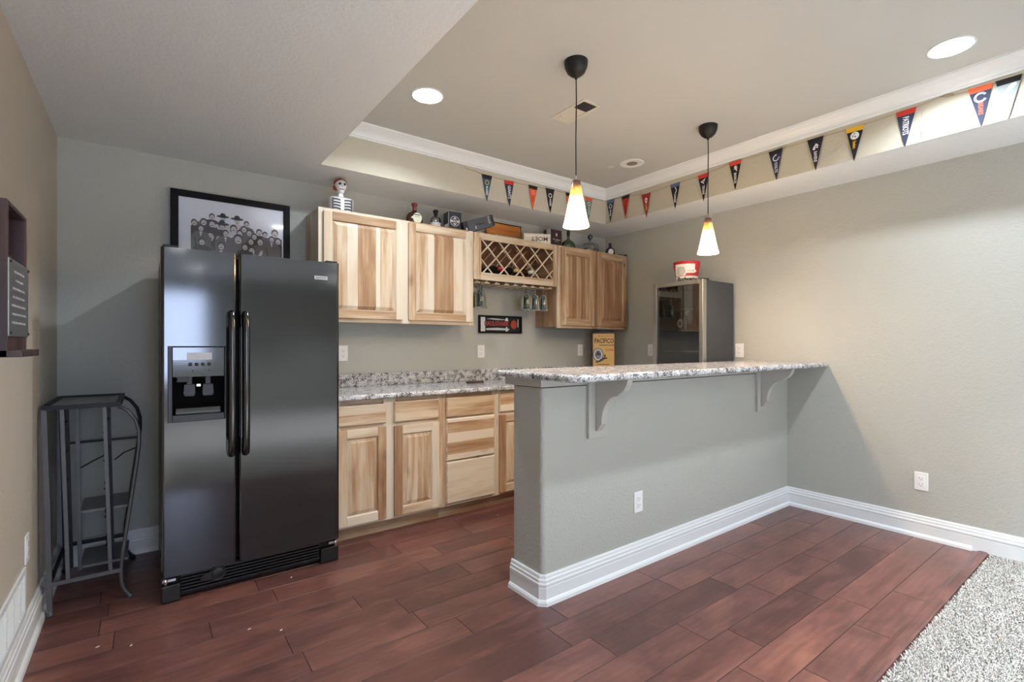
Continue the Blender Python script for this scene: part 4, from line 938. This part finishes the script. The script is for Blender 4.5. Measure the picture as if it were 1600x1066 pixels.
# beverage cooler, door towards -X
kx0, kx1, ky0, ky1, kz0, kz1 = 3.500, 3.955, 2.200, 2.672, .930, 1.757
t = thing('beverage_cooler', 'steel framed glass door beverage cooler with dark sides on the worktop behind the bar', 'cooler', (3.73, 2.436, .922))
m = MB(); th = .022; bx = kx0 + .058
m.box(bx, kx1, ky0, ky0 + th, kz0, kz1 - .006); m.box(bx, kx1, ky1 - th, ky1, kz0, kz1 - .006); m.box(bx, kx1, ky0 + th, ky1 - th, kz0, kz0 + th); m.box(bx, kx1, ky0 + th, ky1 - th, kz1 - .006 - th, kz1 - .006); m.box(kx1 - th, kx1, ky0 + th, ky1 - th, kz0 + th, kz1 - .006 - th)
m.build('body', ['cooler_side'], t, bevel=.002)
m = MB(); e = .003
m.box(bx + .002, kx1 - th - e, ky0 + th, ky0 + th + e, kz0 + th, kz1 - .03); m.box(bx + .002, kx1 - th - e, ky1 - th - e, ky1 - th, kz0 + th, kz1 - .03); m.box(kx1 - th - e, kx1 - th, ky0 + th, ky1 - th, kz0 + th, kz1 - .03)
m.build('liner', ['cooler_interior'], t)
fw = .046; m = MB(); ya, yb = ky0 - .002, ky1 + .002
m.box(kx0, kx0 + .052, ya, ya + fw - .012, kz0, kz1); m.box(kx0, kx0 + .052, yb - fw + .006, yb, kz0, kz1); m.box(kx0, kx0 + .052, ya + fw - .012, yb - fw + .006, kz1 - .034, kz1); m.box(kx0, kx0 + .052, ya + fw - .012, yb - fw + .006, kz0, kz0 + .05)
d_ = m.build('door', ['brushed_steel'], t, bevel=.003)
m = MB(); m.box(kx0 + .014, kx0 + .018, ya + fw - .012, yb - fw + .006, kz0 + .05, kz1 - .034); o = m.build('pane', ['door_glass'], d_, local=True)
for v in o.data.vertices: v.co -= t.location
m = MB(); m.box(kx0 + .005, kx0 + .085, ky0 - .004, ky0 + .03, kz1, kz1 + .006); m.build('hinge', ['black_plastic'], t, bevel=.001)
for z in (1.350, 1.180, 1.53):
    m = MB()
    for k in range(12): m.tube([(bx + .03, ky0 + .04 + .0355 * k, z), (kx1 - .04, ky0 + .04 + .0355 * k, z)], .0018, 6)
    m.tube([(bx + .03, ky0 + .025, z), (bx + .03, ky1 - .025, z)], .004, 6); m.tube([(kx1 - .04, ky0 + .025, z), (kx1 - .04, ky1 - .025, z)], .004, 6)
    m.build('wire_shelf', ['brushed_steel'], t)
m = MB()
for x_ in (3.57, 3.93):
    for y_ in (2.23, 2.64): m.lathe([(0, 0), (.015, 0), (.015, .010), (0, .010)], (x_, y_, .9215), 12)
m.build('feet', ['black_plastic'], t)
# contents
b1 = thing('liquor_bottle', 'dark bottle with an oval cream label inside the cooler', 'bottle', (3.62, 2.46, 1.354), -math.pi / 2)
m = MB(); m.lathe([(0, 0), (.046, 0), (.048, .01), (.048, .10), (.040, .122), (.018, .136), (.015, .17), (0, .17)], (0, 0, 0), 24, sy=.7); m.build('body', ['bottle_amber'], b1, local=True)
m = MB(); m.prism([(.026 * math.cos(R(a)), .062 + .036 * math.sin(R(a))) for a in range(0, 360, 20)], 'y', -.0385, -.033); m.build('label', ['label_cream'], b1, local=True)
m = MB(); m.disc(0, .062, -.0392, .017, .022, 0, 16); m.build('label_mark', ['box_grey'], b1, local=True)
m = MB(); m.lathe([(0, .0), (.018, 0), (.018, .008), (.012, .016), (0, .016)], (3.60, 2.36, 1.534), 12); m.lathe([(0, 0), (.03, 0), (.034, .05), (.03, .07), (.012, .10), (.012, .13), (0, .13)], (3.60, 2.33, 1.354), 20); tag(m.build('small_bottle', ['red_wax']), 'small red bottle inside the cooler beside the oval-labelled bottle', 'bottle')
# beer bucket
t = thing('beer_bucket', 'red and white metal beer bucket on top of the cooler', 'bucket', (3.625, 2.425, 1.7575), R(-48))
m = MB(); R0, R1, H = .082, .107, .166
def rad(h): return R0 + (R1 - R0) * h / H
prof = [(0, .002), (R0 - .004, .002), (R0, .0), (rad(.042), .042), (rad(.045), .045), (rad(.138), .138), (R1, H - .004), (R1 + .003, H), (R1 - .001, H), (R1 - .004, H - .006), (R0 - .003, .006), (0, .006)]
m.lathe(prof, (0, 0, 0), 48, mats=[0, 0, 0, 0, 1, 1, 1, 2, 2, 2, 2]); m.build('body', ['label_white', 'red_ink', 'brushed_steel'], t, local=True)
def on_cone(pts, eps=.0008):   # (arc metres, height) -> point on the bucket's side, facing -Y at arc 0
    out = []
    for s_, h in pts:
        r_ = rad(h) + eps; a = s_ / r_; out.append((r_ * math.sin(a), -r_ * math.cos(a), h))
    return out
def patch(m, s0, s1, h0, h1, mat, n=14, eps=.0008):
    for k in range(n):
        a, b = s0 + (s1 - s0) * k / n, s0 + (s1 - s0) * (k + 1) / n
        f0 = h0(a) if callable(h0) else h0; f1 = h0(b) if callable(h0) else h0; g0 = h1(a) if callable(h1) else h1; g1 = h1(b) if callable(h1) else h1
        m.face(on_cone([(a, f0), (b, f1), (b, g1), (a, g0)], eps), mat)
m = MB()
patch(m, -.12, .055, .095, .142, 0); patch(m, -.125, -.02, .05, .12, 0)
patch(m, -.02, .072, lambda s: .068 + .018 * max(0, (s - .04) / .032) ** 2, lambda s: .100 - .018 * max(0, (s - .04) / .032) ** 2, 0, eps=.0010)
for r0_, r1_, mt in ((.030, .034, 1), (.020, .024, 1), (.008, .012, 1)):
    for k in range(20):
        A, B = R(18 * k), R(18 * k + 18); c_ = (-.062, .088)
        m.face(on_cone([(c_[0] + r0_ * math.cos(A), c_[1] + r0_ * math.sin(A)), (c_[0] + r1_ * math.cos(A), c_[1] + r1_ * math.sin(A)), (c_[0] + r1_ * math.cos(B), c_[1] + r1_ * math.sin(B)), (c_[0] + r0_ * math.cos(B), c_[1] + r0_ * math.sin(B))], .0014), mt)
m.build('artwork', ['label_white', 'box_grey'], t, local=True)
o = text('lettering', 'Budweiser', .058, 'skull_black', t, (0, 0, 0), (0, 0, 0), ext=.0002, bold=.0018, shear=.35)
for v in o.data.vertices:
    p = on_cone([(v.co.x * .80 - .004, .021 + v.co.y * .78)], .0012)[0]; v.co = p
o = text('lettering', 'KING OF BEERS', .014, 'box_grey', t, (0, 0, 0), (0, 0, 0), ext=.0002)
for v in o.data.vertices:
    p = on_cone([(v.co.x * .62 + .022, .086 + v.co.y)], .0018)[0]; v.co = p
m = MB(); m.tube([(-R1, 0, .138), (-R1 - .006, 0, .12), (-R1 - .004, -.02, .05), (-R1 + .03, -.04, .02)][:2], .003, 6); m.lathe([(0, 0), (.008, 0), (.008, .004), (0, .004)], (-R1, 0, .135), 10); m.build('handle_ear', ['chrome'], t, local=True)

# small dark object on the worktop
m = MB(); m.box(2.09, 2.24, 3.40, 3.435, .9222, .940); tag(m.build('wooden_block', ['stained_wood'], bevel=.002), 'small narrow dark wooden block lying on the worktop', 'block')

# ------------------------------------------------------------------ things on top of the cabinets (z = 2.15)
Z = 2.1502
# skeleton bottle
t = thing('skeleton_bottle', 'white skeleton-shaped bottle with red hair on top of the left cabinet', 'figurine', (1.078, 3.43, Z), R(-2))
m = MB(); m.lathe([(0, 0), (.074, 0), (.077, .01), (.079, .085), (.074, .094), (.045, .100), (.022, .104), (.0165, .115), (.015, .138), (.017, .142)], (0, 0, 0), 32, sy=.55, power=5); m.build('torso', ['skull_white'], t, local=True)
m = MB()
for k in range(4):
    z = .072 - .020 * k
    for s_ in (1, -1):
        m.prism([(s_ * .012, z - .003), (s_ * .040, z + .001), (s_ * .066, z - .001), (s_ * .066, z + .010), (s_ * .040, z + .013), (s_ * .012, z + .009)], 'y', -.0447, -.040)
for s_ in (1, -1): m.prism([(s_ * .058, .088), (s_ * .068, .086), (s_ * .068, .004), (s_ * .060, .004)], 'y', -.0443, -.040)
m.build('ribs', ['skull_black'], t, local=True)
m = MB(); m.lathe([(0, .128), (.010, .130), (.017, .138), (.019, .150), (.026, .160), (.031, .176), (.030, .192), (.022, .205), (.010, .212), (0, .213)], (0, -.004, 0), 28, sy=1.08); hd = m.build('head', ['skull_white'], t, local=True)
m = MB()
for s_ in (1, -1): m.lathe([(0, -.006), (.0062, -.005), (.0075, .002)], (s_ * .0115, -.0335, .180), 12, axis='y')
m.lathe([(0, -.004), (.003, -.003), (.003, .002)], (0, -.035, .167), 8, axis='y'); m.box(-.012, .012, -.030, -.024, .150, .153); m.build('face_paint', ['skull_black'], hd, local=True)
m = MB(); m.lathe([(.033, .182), (.036, .190), (.034, .203), (.024, .214), (.012, .219), (0, .220)], (0, .006, 0), 20); m.lathe([(0, -.02), (.016, -.014), (.018, 0), (.012, .016), (0, .02)], (-.020, .012, .168), 12); m.lathe([(0, -.008), (.010, -.004), (.010, .004), (0, .008)], (-.006, -.014, .2105), 12); m.build('hair', ['skull_hat'], hd, local=True)
for o_ in [hd] + [q_ for q_ in bpy.data.objects if q_.parent == hd]:
    for v in o_.data.vertices: v.co.x *= 1.28; v.co.y *= 1.2; v.co.z = .128 + (v.co.z - .128) * 1.14

def bottle(name, prof, loc, mats_, label, sx=1, sy=1, rotz=0, power=None, parts=(), grp=None):
    t = thing(name, label, 'bottle', loc, rotz, grp)
    m = MB(); m.lathe(prof, (0, 0, 0), 32, sx=sx, sy=sy, power=power); m.build('body', [mats_], t, local=True)
    return t
G = 'liquor bottles on top of the cabinets'
t = bottle('liquor_bottle', [(0, 0), (.056, 0), (.064, .012), (.067, .045), (.062, .075), (.045, .098), (.022, .110), (.016, .118), (.0155, .150)], (1.655, 3.48, Z), 'bottle_amber', 'round dark bottle with a red cap and cream label on the left cabinet', sy=.6, rotz=R(-4), grp=G)
m = MB(); m.lathe([(.0165, .118), (.0165, .152), (.023, .156), (.024, .170), (.018, .175), (0, .175)], (0, 0, 0), 24); m.build('cap', ['red_wax'], t, local=True)
m = MB(); m.disc(0.008, .055, -.0412, .036, .040, 0, 28); m.build('label', ['label_cream'], t, local=True)
m = MB(); m.flat([(-.018, .075), (.03, .075), (.03, .082), (-.018, .082)], -.0418); m.flat([(-.012, .063), (.026, .063), (.026, .066), (-.012, .066)], -.0418); m.build('label_print', ['tin_green'], t, local=True)
t = bottle('liquor_bottle', [(0, 0), (.034, 0), (.040, .008), (.040, .070), (.034, .095), (.020, .105), (.015, .112), (.014, .125)], (1.848, 3.50, Z), 'clear_glass', 'clear bottle with a black stopper, left of the black round-logo box', grp=G)
m = MB(); m.lathe([(.0155, .100), (.0155, .135), (.022, .139), (.022, .152), (.017, .158), (0, .158)], (0, 0, 0), 20); m.build('stopper', ['black_matte'], t, local=True)
m = MB(); m.lathe([(.0404, .02), (.0404, .055)], (0, 0, 0), 32); m.build('label', ['silver_print'], t, local=True)
# black box with round logo
t = thing('gift_box', 'black box with a round white emblem on top of the left cabinet', 'box', (1.985, 3.475, Z), R(-6), 'boxes on top of the cabinets')
m = MB(); m.box(-.055, .055, -.05, .05, 0, .150); m.build('body', ['box_black'], t, local=True, bevel=.002)
m = MB(); y = -.0506
m.arc(0, .075, y, .037, .041, 0, 360, 0, 28); m.flat([(-.036, .066), (.036, .066), (.036, .084), (-.036, .084)], y, 0); m.flat([(-.018, .092), (-.006, .102), (0, .110), (.006, .102), (.018, .092)], y, 0); m.flat([(-.020, .058), (0, .042), (.020, .058)], y, 0)
m.build('emblem', ['silver_print'], t, local=True)
text('lettering', 'SILVER', .014, 'box_black', t, (0, -.0512, .075), UP, bold=.0004)
m = MB(); m.box(-.0556, -.055, -.035, .035, .01, .055); m.build('side_print', ['silver_print'], t, local=True)
m = MB(); m.box(-.0556, -.054, -.0506, -.047, 0, .150); m.build('silver_edge', ['silver_print'], t, local=True)
# tilted grey box
t = thing('gift_box', 'long grey box lying tilted against its neighbour on the cabinet tops', 'box', (2.115, 3.45, Z + .002), 0, 'boxes on top of the cabinets', rot=(0, R(-20), R(-4)))
m = MB(); m.box(.0, .25, -.045, .045, 0, .092); m.build('body', ['box_grey'], t, local=True, bevel=.002)
m = MB(); m.box(-.045, .0, -.047, .047, -.001, .093); m.build('dark_end', ['box_black'], t, local=True, bevel=.002)
m = MB(); m.box(.228, .2505, -.0455, .0455, -.0005, .0925); m.build('end_band', ['box_black'], t, local=True)
m = MB(); m.flat([(.05, .055), (.17, .045), (.12, .035)], -.0456, 0); m.build('line_art', ['box_black'], t, local=True)
text('lettering', 'fresh', .030, 'silver_print', t, (.205, -.0462, .055), (R(90), R(90), 0), bold=.0004)
m = MB(); m.flat([(.058, .015), (.066, .012), (.072, .034), (.062, .038)], -.0462, 0); m.flat([(-.030, .02), (-.018, .02), (-.018, .04), (-.030, .04)], -.0476, 0); m.build('pale_marks', ['silver_print'], t, local=True)  # small pale silver marks on the box front
# wooden tray box, orange inside panel
t = thing('wooden_display_box', 'open black box with an orange wood panel on the wine cabinet', 'box', (2.63, 3.60, Z), 0, 'boxes on top of the cabinets')
m = MB(); m.box(-.20, .19, -.05, -.045, .045, .055); m.box(-.20, .19, -.045, .035, 0, .006); m.box(-.20, -.19, -.045, .035, .006, .055); m.box(.18, .19, -.045, .035, .006, .055); m.build('case', ['black_matte'], t, local=True)
m = MB(); m.box(-.19, .18, -.046, .034, .055, .060); m.build('pale_edge', ['tray_wood_pale'], t, local=True)
m = MB(); m.prism([(.035, .060), (.060, .195), (.066, .195), (.041, .060)], 'x', -.20, .19, 0); m.build('lid_panel', ['orange_wood'], t, local=True)
m = MB(); m.prism([(.033, .190), (.058, .196), (.068, .198), (.066, .190)], 'x', -.205, .195, 0); m.prism([(.033, .06), (.058, .196), (.068, .198), (.045, .06)], 'x', .188, .195); m.build('lid_edge', ['black_matte'], t, local=True)
m = MB(); m.box(-.175, -.160, -.062, -.05, 0, .055); m.build('post', ['tray_wood_pale'], t, local=True)
# champagne crate, lettering upside down
t = thing('wooden_crate', 'whitewashed wooden crate with upside-down lettering on the wine cabinet', 'crate', (2.835, 3.46, Z), R(-24), 'boxes on top of the cabinets')
m = MB(); m.box(-.115, .135, -.045, .045, 0, .088); m.build('body', ['moet_wood'], t, local=True, bevel=.002)
text('lettering', 'MOET', .056, 'tin_brown', t, (.03, -.0456, .044), (R(90), R(180), 0), bold=.0006, sx=1.05)
m = MB(); m.arc(0, 0, 0, .010, .014, 0, 360, 0, 16); o = m.build('stamp', ['silver_print'], t, local=True, loc=(-.1156, 0, .045), rot=(0, 0, R(-90)))
# brown box
t = thing('gift_box', 'dark brown box with a small pale emblem, left of the green bottle', 'box', (3.135, 3.55, Z), R(2), 'boxes on top of the cabinets')
m = MB(); m.box(-.085, .070, -.045, .045, 0, .182); m.build('body', ['box_brown'], t, local=True, bevel=.002)
m = MB(); m.box(-.0856, -.078, -.0456, .0, 0, .181); m.build('pale_edge', ['silver_print'], t, local=True)
m = MB(); m.disc(0, .135, -.0456, .013, .016, 0, 16); m.build('emblem', ['silver_print'], t, local=True)
text('lettering', 'Woodford', .022, 'silver_print', t, (0, -.046, .088), UP, bold=.0003)
text('lettering', 'RESERVE', .012, 'silver_print', t, (0, -.046, .070), UP)
# green bottle, decanter, small bottle
t = bottle('liquor_bottle', [(0, .002), (.062, 0), (.072, .010), (.074, .045), (.066, .078), (.045, .098), (.022, .110), (.015, .122), (.0145, .185), (.017, .187), (.017, .194)], (3.305, 3.52, Z), 'green_glass', 'round green glass bottle behind the left pendant shade', sy=.6, rotz=R(-15), grp=G)
m = MB(); m.lathe([(.0152, .150), (.0175, .185), (.018, .196), (0, .196)], (0, 0, 0), 16); m.build('cap', ['bronze_metal'], t, local=True)
t = bottle('decanter', [(0, .004), (.068, 0), (.075, .008), (.077, .050), (.074, .085), (.060, .104), (.030, .112), (.016, .120), (.015, .136), (.022, .140)], (3.585, 3.50, Z), 'clear_glass', 'squat clear glass decanter with a ball stopper on the right cabinet', power=5, sy=.75, rotz=R(-12), grp=G)
m = MB(); m.lathe([(0, .136), (.010, .138), (.012, .146), (.022, .154), (.027, .168), (.024, .184), (.012, .193), (0, .195)], (0, 0, 0), 20); m.build('stopper', ['blue_glass'], t, local=True)
m = MB(); m.lathe([(0, .006), (.060, .006), (.064, .03), (.064, .055), (0, .055)], (0, 0, 0), 32, sy=.72, power=5); m.build('liquor', ['clear_glass'], t, local=True)
t = bottle('liquor_bottle', [(0, 0), (.044, 0), (.050, .008), (.051, .045), (.042, .070), (.022, .086), (.014, .094), (.013, .118)], (3.835, 3.46, Z), 'blue_glass', 'small bottle with a white round label at the right end of the cabinets', sy=.55, rotz=R(-32), grp=G)
m = MB(); m.lathe([(.0135, .095), (.0135, .118), (.018, .120), (.018, .130), (0, .130)], (0, 0, 0), 16); m.build('cap', ['grey_plastic'], t, local=True)
m = MB(); m.disc(0, .040, -.0290, .028, .030, 0, 20); m.build('label', ['label_white'], t, local=True)
m = MB(); m.box(3.865, 3.962, 3.365, 3.40, Z, Z + .010); m.box(3.952, 3.968, 3.352, 3.375, Z - .010 + .010, Z + .014); tag(m.build('folded_case', ['black_matte'], bevel=.002), 'thin flat black case at the far right edge of the right cabinet', 'case')

# ------------------------------------------------------------------ pennant garlands
DOWN = (R(90), R(90), 0)
FW, FH, HB = .098, .212, .030
def pennant(parent, P, facing, head, field, txt, tcol, emb, ecol, label):
    """P = top centre; facing '-y' or '-x'"""
    rz = 0 if facing == '-y' else -math.pi / 2
    m = MB(); w = FW / 2; T = .0012
    s = (FH - HB) / FH
    m.prism([(-w, 0), (w, 0), (w * s, -HB), (-w * s, -HB)], 'y', -T, 0, 0); m.prism([(-w * s, -HB), (w * s, -HB), (.001, -FH), (-.001, -FH)], 'y', -T, 0, 1)
    o = m.build('pennant', [head, field], parent, local=True, loc=Vector(P) - parent.location, rot=(0, R(rnd.uniform(-1.5, 1.5)), rz + R(rnd.uniform(-3, 3)))); o['label'] = label
    yy = -T - .0005; m = MB(); z = -.060
    if emb == 'ring': m.arc(0, z, yy, .014, .020, 0, 360, 0, 20); m.disc(.002, z, yy, .008, .009, 1, 12)
    elif emb == 'C': m.arc(0, z, yy, .017, .026, 30, 330, 0, 20); m.arc(0, z, yy - .0002, .020, .023, 34, 326, 1, 20)
    elif emb == 'oval': m.disc(0, z, yy, .018, .013, 1, 20); m.arc(0, z, yy - .0002, .012, .0145, 0, 360, 0, 20)
    elif emb == 'shoe': m.arc(0, z + .002, yy, .015, .022, 100, 350, 0, 20); m.flat([(.022, z), (.028, z - .002), (.028, z + .004), (.016, z + .004)], yy, 0); m.flat([(-.004, z + .018), (-.006, z + .028), (.006, z + .028), (.004, z + .02)], yy, 0)
    elif emb == 'disc':
        m.disc(0, z + .004, yy, .0235, .0235, 0, 24)
        for a, b_, mt in ((-.002, .013, 1), (-.010, .0, 1), (.003, -.006, 1)): m.flat([(a - .004, z + .004 + b_), (a, z + .009 + b_), (a + .005, z + .004 + b_), (a, z - .002 + b_)], yy - .0002, mt)
    elif emb == 'arrow': m.flat([(0, z + .028), (.014, z + .010), (.008, z - .018), (0, z - .026), (-.008, z - .018), (-.014, z + .010)], yy, 0); m.disc(0, z + .002, yy - .0002, .006, .009, 1, 12)
    elif emb == 'bolt':
        m.arc(-.018, z, yy, .026, .034, -55, 60, 0, 14)
    elif emb == 'bull': m.flat([(-.022, z + .006), (-.006, z + .012), (.020, z + .026), (.008, z + .004), (.002, z - .018), (-.008, z - .006), (-.018, z - .004)], yy, 0); m.flat([(-.010, z + .002), (.008, z + .010), (.002, z - .008)], yy - .0002, 1)
    elif emb == 'horse': m.flat([(-.014, z - .004), (-.006, z + .006), (-.010, z + .018), (.004, z + .026), (.018, z + .014), (.012, z - .004), (.016, z - .020), (.004, z - .012), (-.002, z + .002)], yy, 0); m.flat([(.006, z + .022), (.020, z + .010), (.018, z - .006)], yy - .0002, 1)
    elif emb == 'bird': m.flat([(-.018, z - .010), (-.010, z + .004), (.004, z + .024), (.018, z + .010), (.014, z - .010), (.002, z - .004), (-.006, z - .020)], yy, 0); m.flat([(-.004, z), (.008, z + .010), (.008, z - .002)], yy - .0002, 1)
    elif emb == 'eagle': m.flat([(-.004, z + .008), (.010, z + .026), (.026, z + .030), (.030, z + .018), (.018, z + .004), (.004, z - .004), (.002, z - .016), (-.012, z - .020), (-.018, z - .008)], yy, 0); m.flat([(-.010, z - .008), (.004, z - .004), (-.004, z - .014)], yy - .0002, 1)
    if m.v: m.build('emblem', [ecol, field if emb not in ('bull', 'horse') else 'f_red'], o, local=True)
    if txt:
        z0 = -.088 if emb else -.040; size = .026 if emb else .040
        L = (.078 if emb else .125); n_ = len(txt)
        text('lettering', txt, size, tcol, o, (-.001, yy - .0002, z0), DOWN, ext=.0002, bold=.0006, ax='LEFT', sx=L / (size * .68 * n_))
    return o
ga = thing('pennant_garland', 'long string of football pennants round two sides of the tray ceiling', 'pennant string', (2.9, 3.0, 2.60))
YW, XW = TY1 - .006, TX1 - .006
back = [(2.161, 2.580, 'f_black', 'f_teal', 'RAMS', 'f_white', 'ring', 'f_yellow', 'blue pennant with black header and yellow ring emblem'),
        (2.378, 2.578, 'f_red', 'f_navy', 'GIANTS', 'f_white', None, None, 'navy pennant with red header and white lettering'),
        (2.631, 2.586, 'f_black', 'f_orange', '49ERS', 'f_red', 'oval', 'f_white', 'orange pennant with black header'),
        (2.821, 2.596, 'f_black', 'f_black', 'RAIDERS', 'f_white', 'ring', 'f_white', 'black pennant with white round emblem'),
        (3.053, 2.600, 'f_black', 'f_orange', 'BENGALS', 'f_black', None, None, 'orange pennant half hidden by the left pendant shade'),
        (3.298, 2.603, 'f_orange', 'f_green', 'DOLPHINS', 'f_white', 'ring', 'f_white', 'teal pennant with orange header next to the corner')]
for x, z, *a in back: pennant(ga, (x, YW - .002, z), '-y', *a)
right = [(3.171, 2.606, 'f_blue', 'f_navy', 'TITANS', 'f_white', 'ring', 'f_white', 'navy pennant with blue header next to the corner'),
         (2.990, 2.604, 'f_black', 'f_red', 'FALCONS', 'f_black', 'bird', 'f_darkred', 'red pennant with black header'),
         (2.760, 2.564, 'f_darkred', 'f_darkred', 'CHIEFS', 'f_gold', 'arrow', 'f_white', 'dark red pennant with a white arrowhead'),
         (2.464, 2.577, 'f_blue', 'f_black', 'CHARGERS', 'f_white', 'bolt', 'f_white', 'black pennant with blue header and white bolt'),
         (2.206, 2.581, 'f_red', 'f_black', 'TEXANS', 'f_white', 'bull', 'f_white', 'black pennant with red header behind the right pendant cord'),
         (1.945, 2.607, 'f_redorange', 'f_black', 'BRONCOS', 'f_white', 'horse', 'f_white', 'black pennant with orange-red header and white horse head'),
         (1.652, 2.597, 'f_black', 'f_navy', 'COLTS', 'f_white', 'shoe', 'f_white', 'dark pennant with a white horseshoe'),
         (1.399, 2.594, 'f_black', 'f_purple', 'RAVENS', 'f_white', 'bird', 'f_white', 'dark pennant with a white bird head'),
         (1.174, 2.589, 'f_yellow', 'f_black', 'Steelers', 'f_yellow', 'disc', 'f_white', 'black pennant with yellow header and white disc'),
         (.919, 2.596, 'f_red', 'f_navy', 'PATRIOTS', 'f_white', None, None, 'navy pennant with red header and large white lettering')]
for y, z, *a in right: pennant(ga, (XW - .002, y, z), '-x', *a)
def string_pts(lst, sag=.004):
    out = []
    for i, p in enumerate(lst[:-1]):
        q = lst[i + 1]; p_, q_ = Vector(p), Vector(q)
        for k in range(4):
            u = k / 4; v = p_.lerp(q_, u); v.z -= sag * 4 * u * (1 - u); out.append(v)
    out.append(Vector(lst[-1])); return out
SY, SX = YW - .0012, XW - .0012
pa = [(1.955, SY, 2.598), (2.05, SY, 2.590)] + [(x, SY, z - .001) for x, z, *_ in back] + [(3.46, SY, 2.608), (3.505, SY - .015, 2.609), (SX, 3.21, 2.608)] + [(SX, y, z - .001) for y, z, *_ in right] + [(SX, .79, 2.606), (SX, .765, 2.612)]
m = MB(); m.tube(string_pts(pa), .0016, 6); m.build('string', ['string'], ga)
gb = thing('pennant_garland', 'short string of two football pennants at the near end of the right tray side', 'pennant string', (3.52, .6, 2.60))
p2 = [(.604, 2.600, 'f_orange', 'f_navy', 'BEARS', 'f_orange', 'C', 'f_white', 'navy pennant with orange header and a large C'),
      (.498, 2.598, 'f_black', 'f_grey', 'EAGLES', 'f_white', 'eagle', 'f_white', 'grey-green pennant with an eagle wing at the edge of the photo')]
for y, z, *a in p2: pennant(gb, (XW - .002, y, z), '-x', *a)
m = MB(); m.tube(string_pts([(SX, .76, 2.607), (SX, .70, 2.598), (SX, .604, 2.599), (SX, .498, 2.597), (SX, .30, 2.596), (SX, .12, 2.60)]), .0016, 6); m.tube([(SX, .765, 2.610), (SX, .735, 2.612), (SX, .715, 2.604), (SX, .71, 2.596)], .0022, 6); m.build('string', ['string'], gb)
m = MB(); m.tube([(SX, .848, 2.578), (SX, .842, 2.55), (SX, .846, 2.51), (SX, .856, 2.47), (SX, .846, 2.44), (SX, .849, 2.41)], .0012, 6); tag(m.build('loose_thread', ['vent_white']), 'thin pale loose thread hanging on the tray side right of the navy lettered pennant', 'thread')

# ------------------------------------------------------------------ bits on the floor
for i, (x, y, rz_) in enumerate([(-.16, 2.63, .4), (-.05, 2.56, 1.0), (.36, 2.40, .2), (.62, 2.80, .9), (.47, 2.31, .5), (-.33, 2.45, .3), (2.05, 2.93, .4)]):
    m = MB(); m.prism([(-.007, -.002), (.005, -.003), (.008, .002), (-.004, .003)], 'z', 0, .0012)
    tag(m.build('paper_scrap', ['paper_scrap'], loc=(x, y, .0003), rot=(0, 0, rz_), local=True), 'tiny pale scrap lying on the wood floor', 'scrap', 'scraps on the floor')

# carpet pile: short tufts over the part of the carpet that can be seen
rg = np.random.default_rng(3)
def tufts(n, x0, x1, y0, y1, h0, h1):
    x = rg.uniform(x0, x1, n); y = rg.uniform(y0, y1, n)
    h = rg.uniform(h0, h1, n); a = rg.uniform(0, 2 * np.pi, n); w_ = rg.uniform(.0012, .0026, n); ln = rg.uniform(.004, .014, n); b = rg.uniform(0, 2 * np.pi, n)
    dx, dy = np.cos(a) * w_, np.sin(a) * w_; lx, ly = np.cos(b) * ln, np.sin(b) * ln
    V = np.zeros((n, 4, 3))
    V[:, 0] = np.stack([x - dx, y - dy, np.full(n, -.004)], 1); V[:, 1] = np.stack([x + dx, y + dy, np.full(n, -.004)], 1)
    V[:, 2] = np.stack([x + dx * .7 + lx, y + dy * .7 + ly, h], 1); V[:, 3] = np.stack([x - dx * .7 + lx, y - dy * .7 + ly, h], 1)
    return V.reshape(-1, 3)
V = np.concatenate([tufts(230000, 1.7, 3.985, -.15, .635, .003, .009), tufts(40000, 0.2, 3.985, -1.0, .635, .003, .009)])
nf = len(V) // 4; me = bpy.data.meshes.new('carpet_pile'); me.vertices.add(len(V)); me.vertices.foreach_set('co', V.ravel())
me.loops.add(nf * 4); me.loops.foreach_set('vertex_index', np.arange(nf * 4)); me.polygons.add(nf); me.polygons.foreach_set('loop_start', np.arange(nf) * 4); me.polygons.foreach_set('loop_total', np.full(nf, 4))
me.update(calc_edges=True); a = me.attributes.new('tone', 'FLOAT', 'FACE')
cxy = V.reshape(-1, 4, 3)[:, 0, :2]
patchy = .5 + .25 * np.sin(cxy[:, 0] * 23 + 3 * np.sin(cxy[:, 1] * 17)) * np.cos(cxy[:, 1] * 31 + 2 * np.sin(cxy[:, 0] * 11))
a.data.foreach_set('value', np.clip(rg.beta(2.2, 1.1, nf) * .8 + patchy * .25, 0, 1)); me.materials.append(M['carpet_yarn'])
o = bpy.data.objects.new('carpet_pile', me); col.objects.link(o); tag(o, 'pale grey shaggy carpet pile beyond the wood floor', 'carpet', kind='stuff')
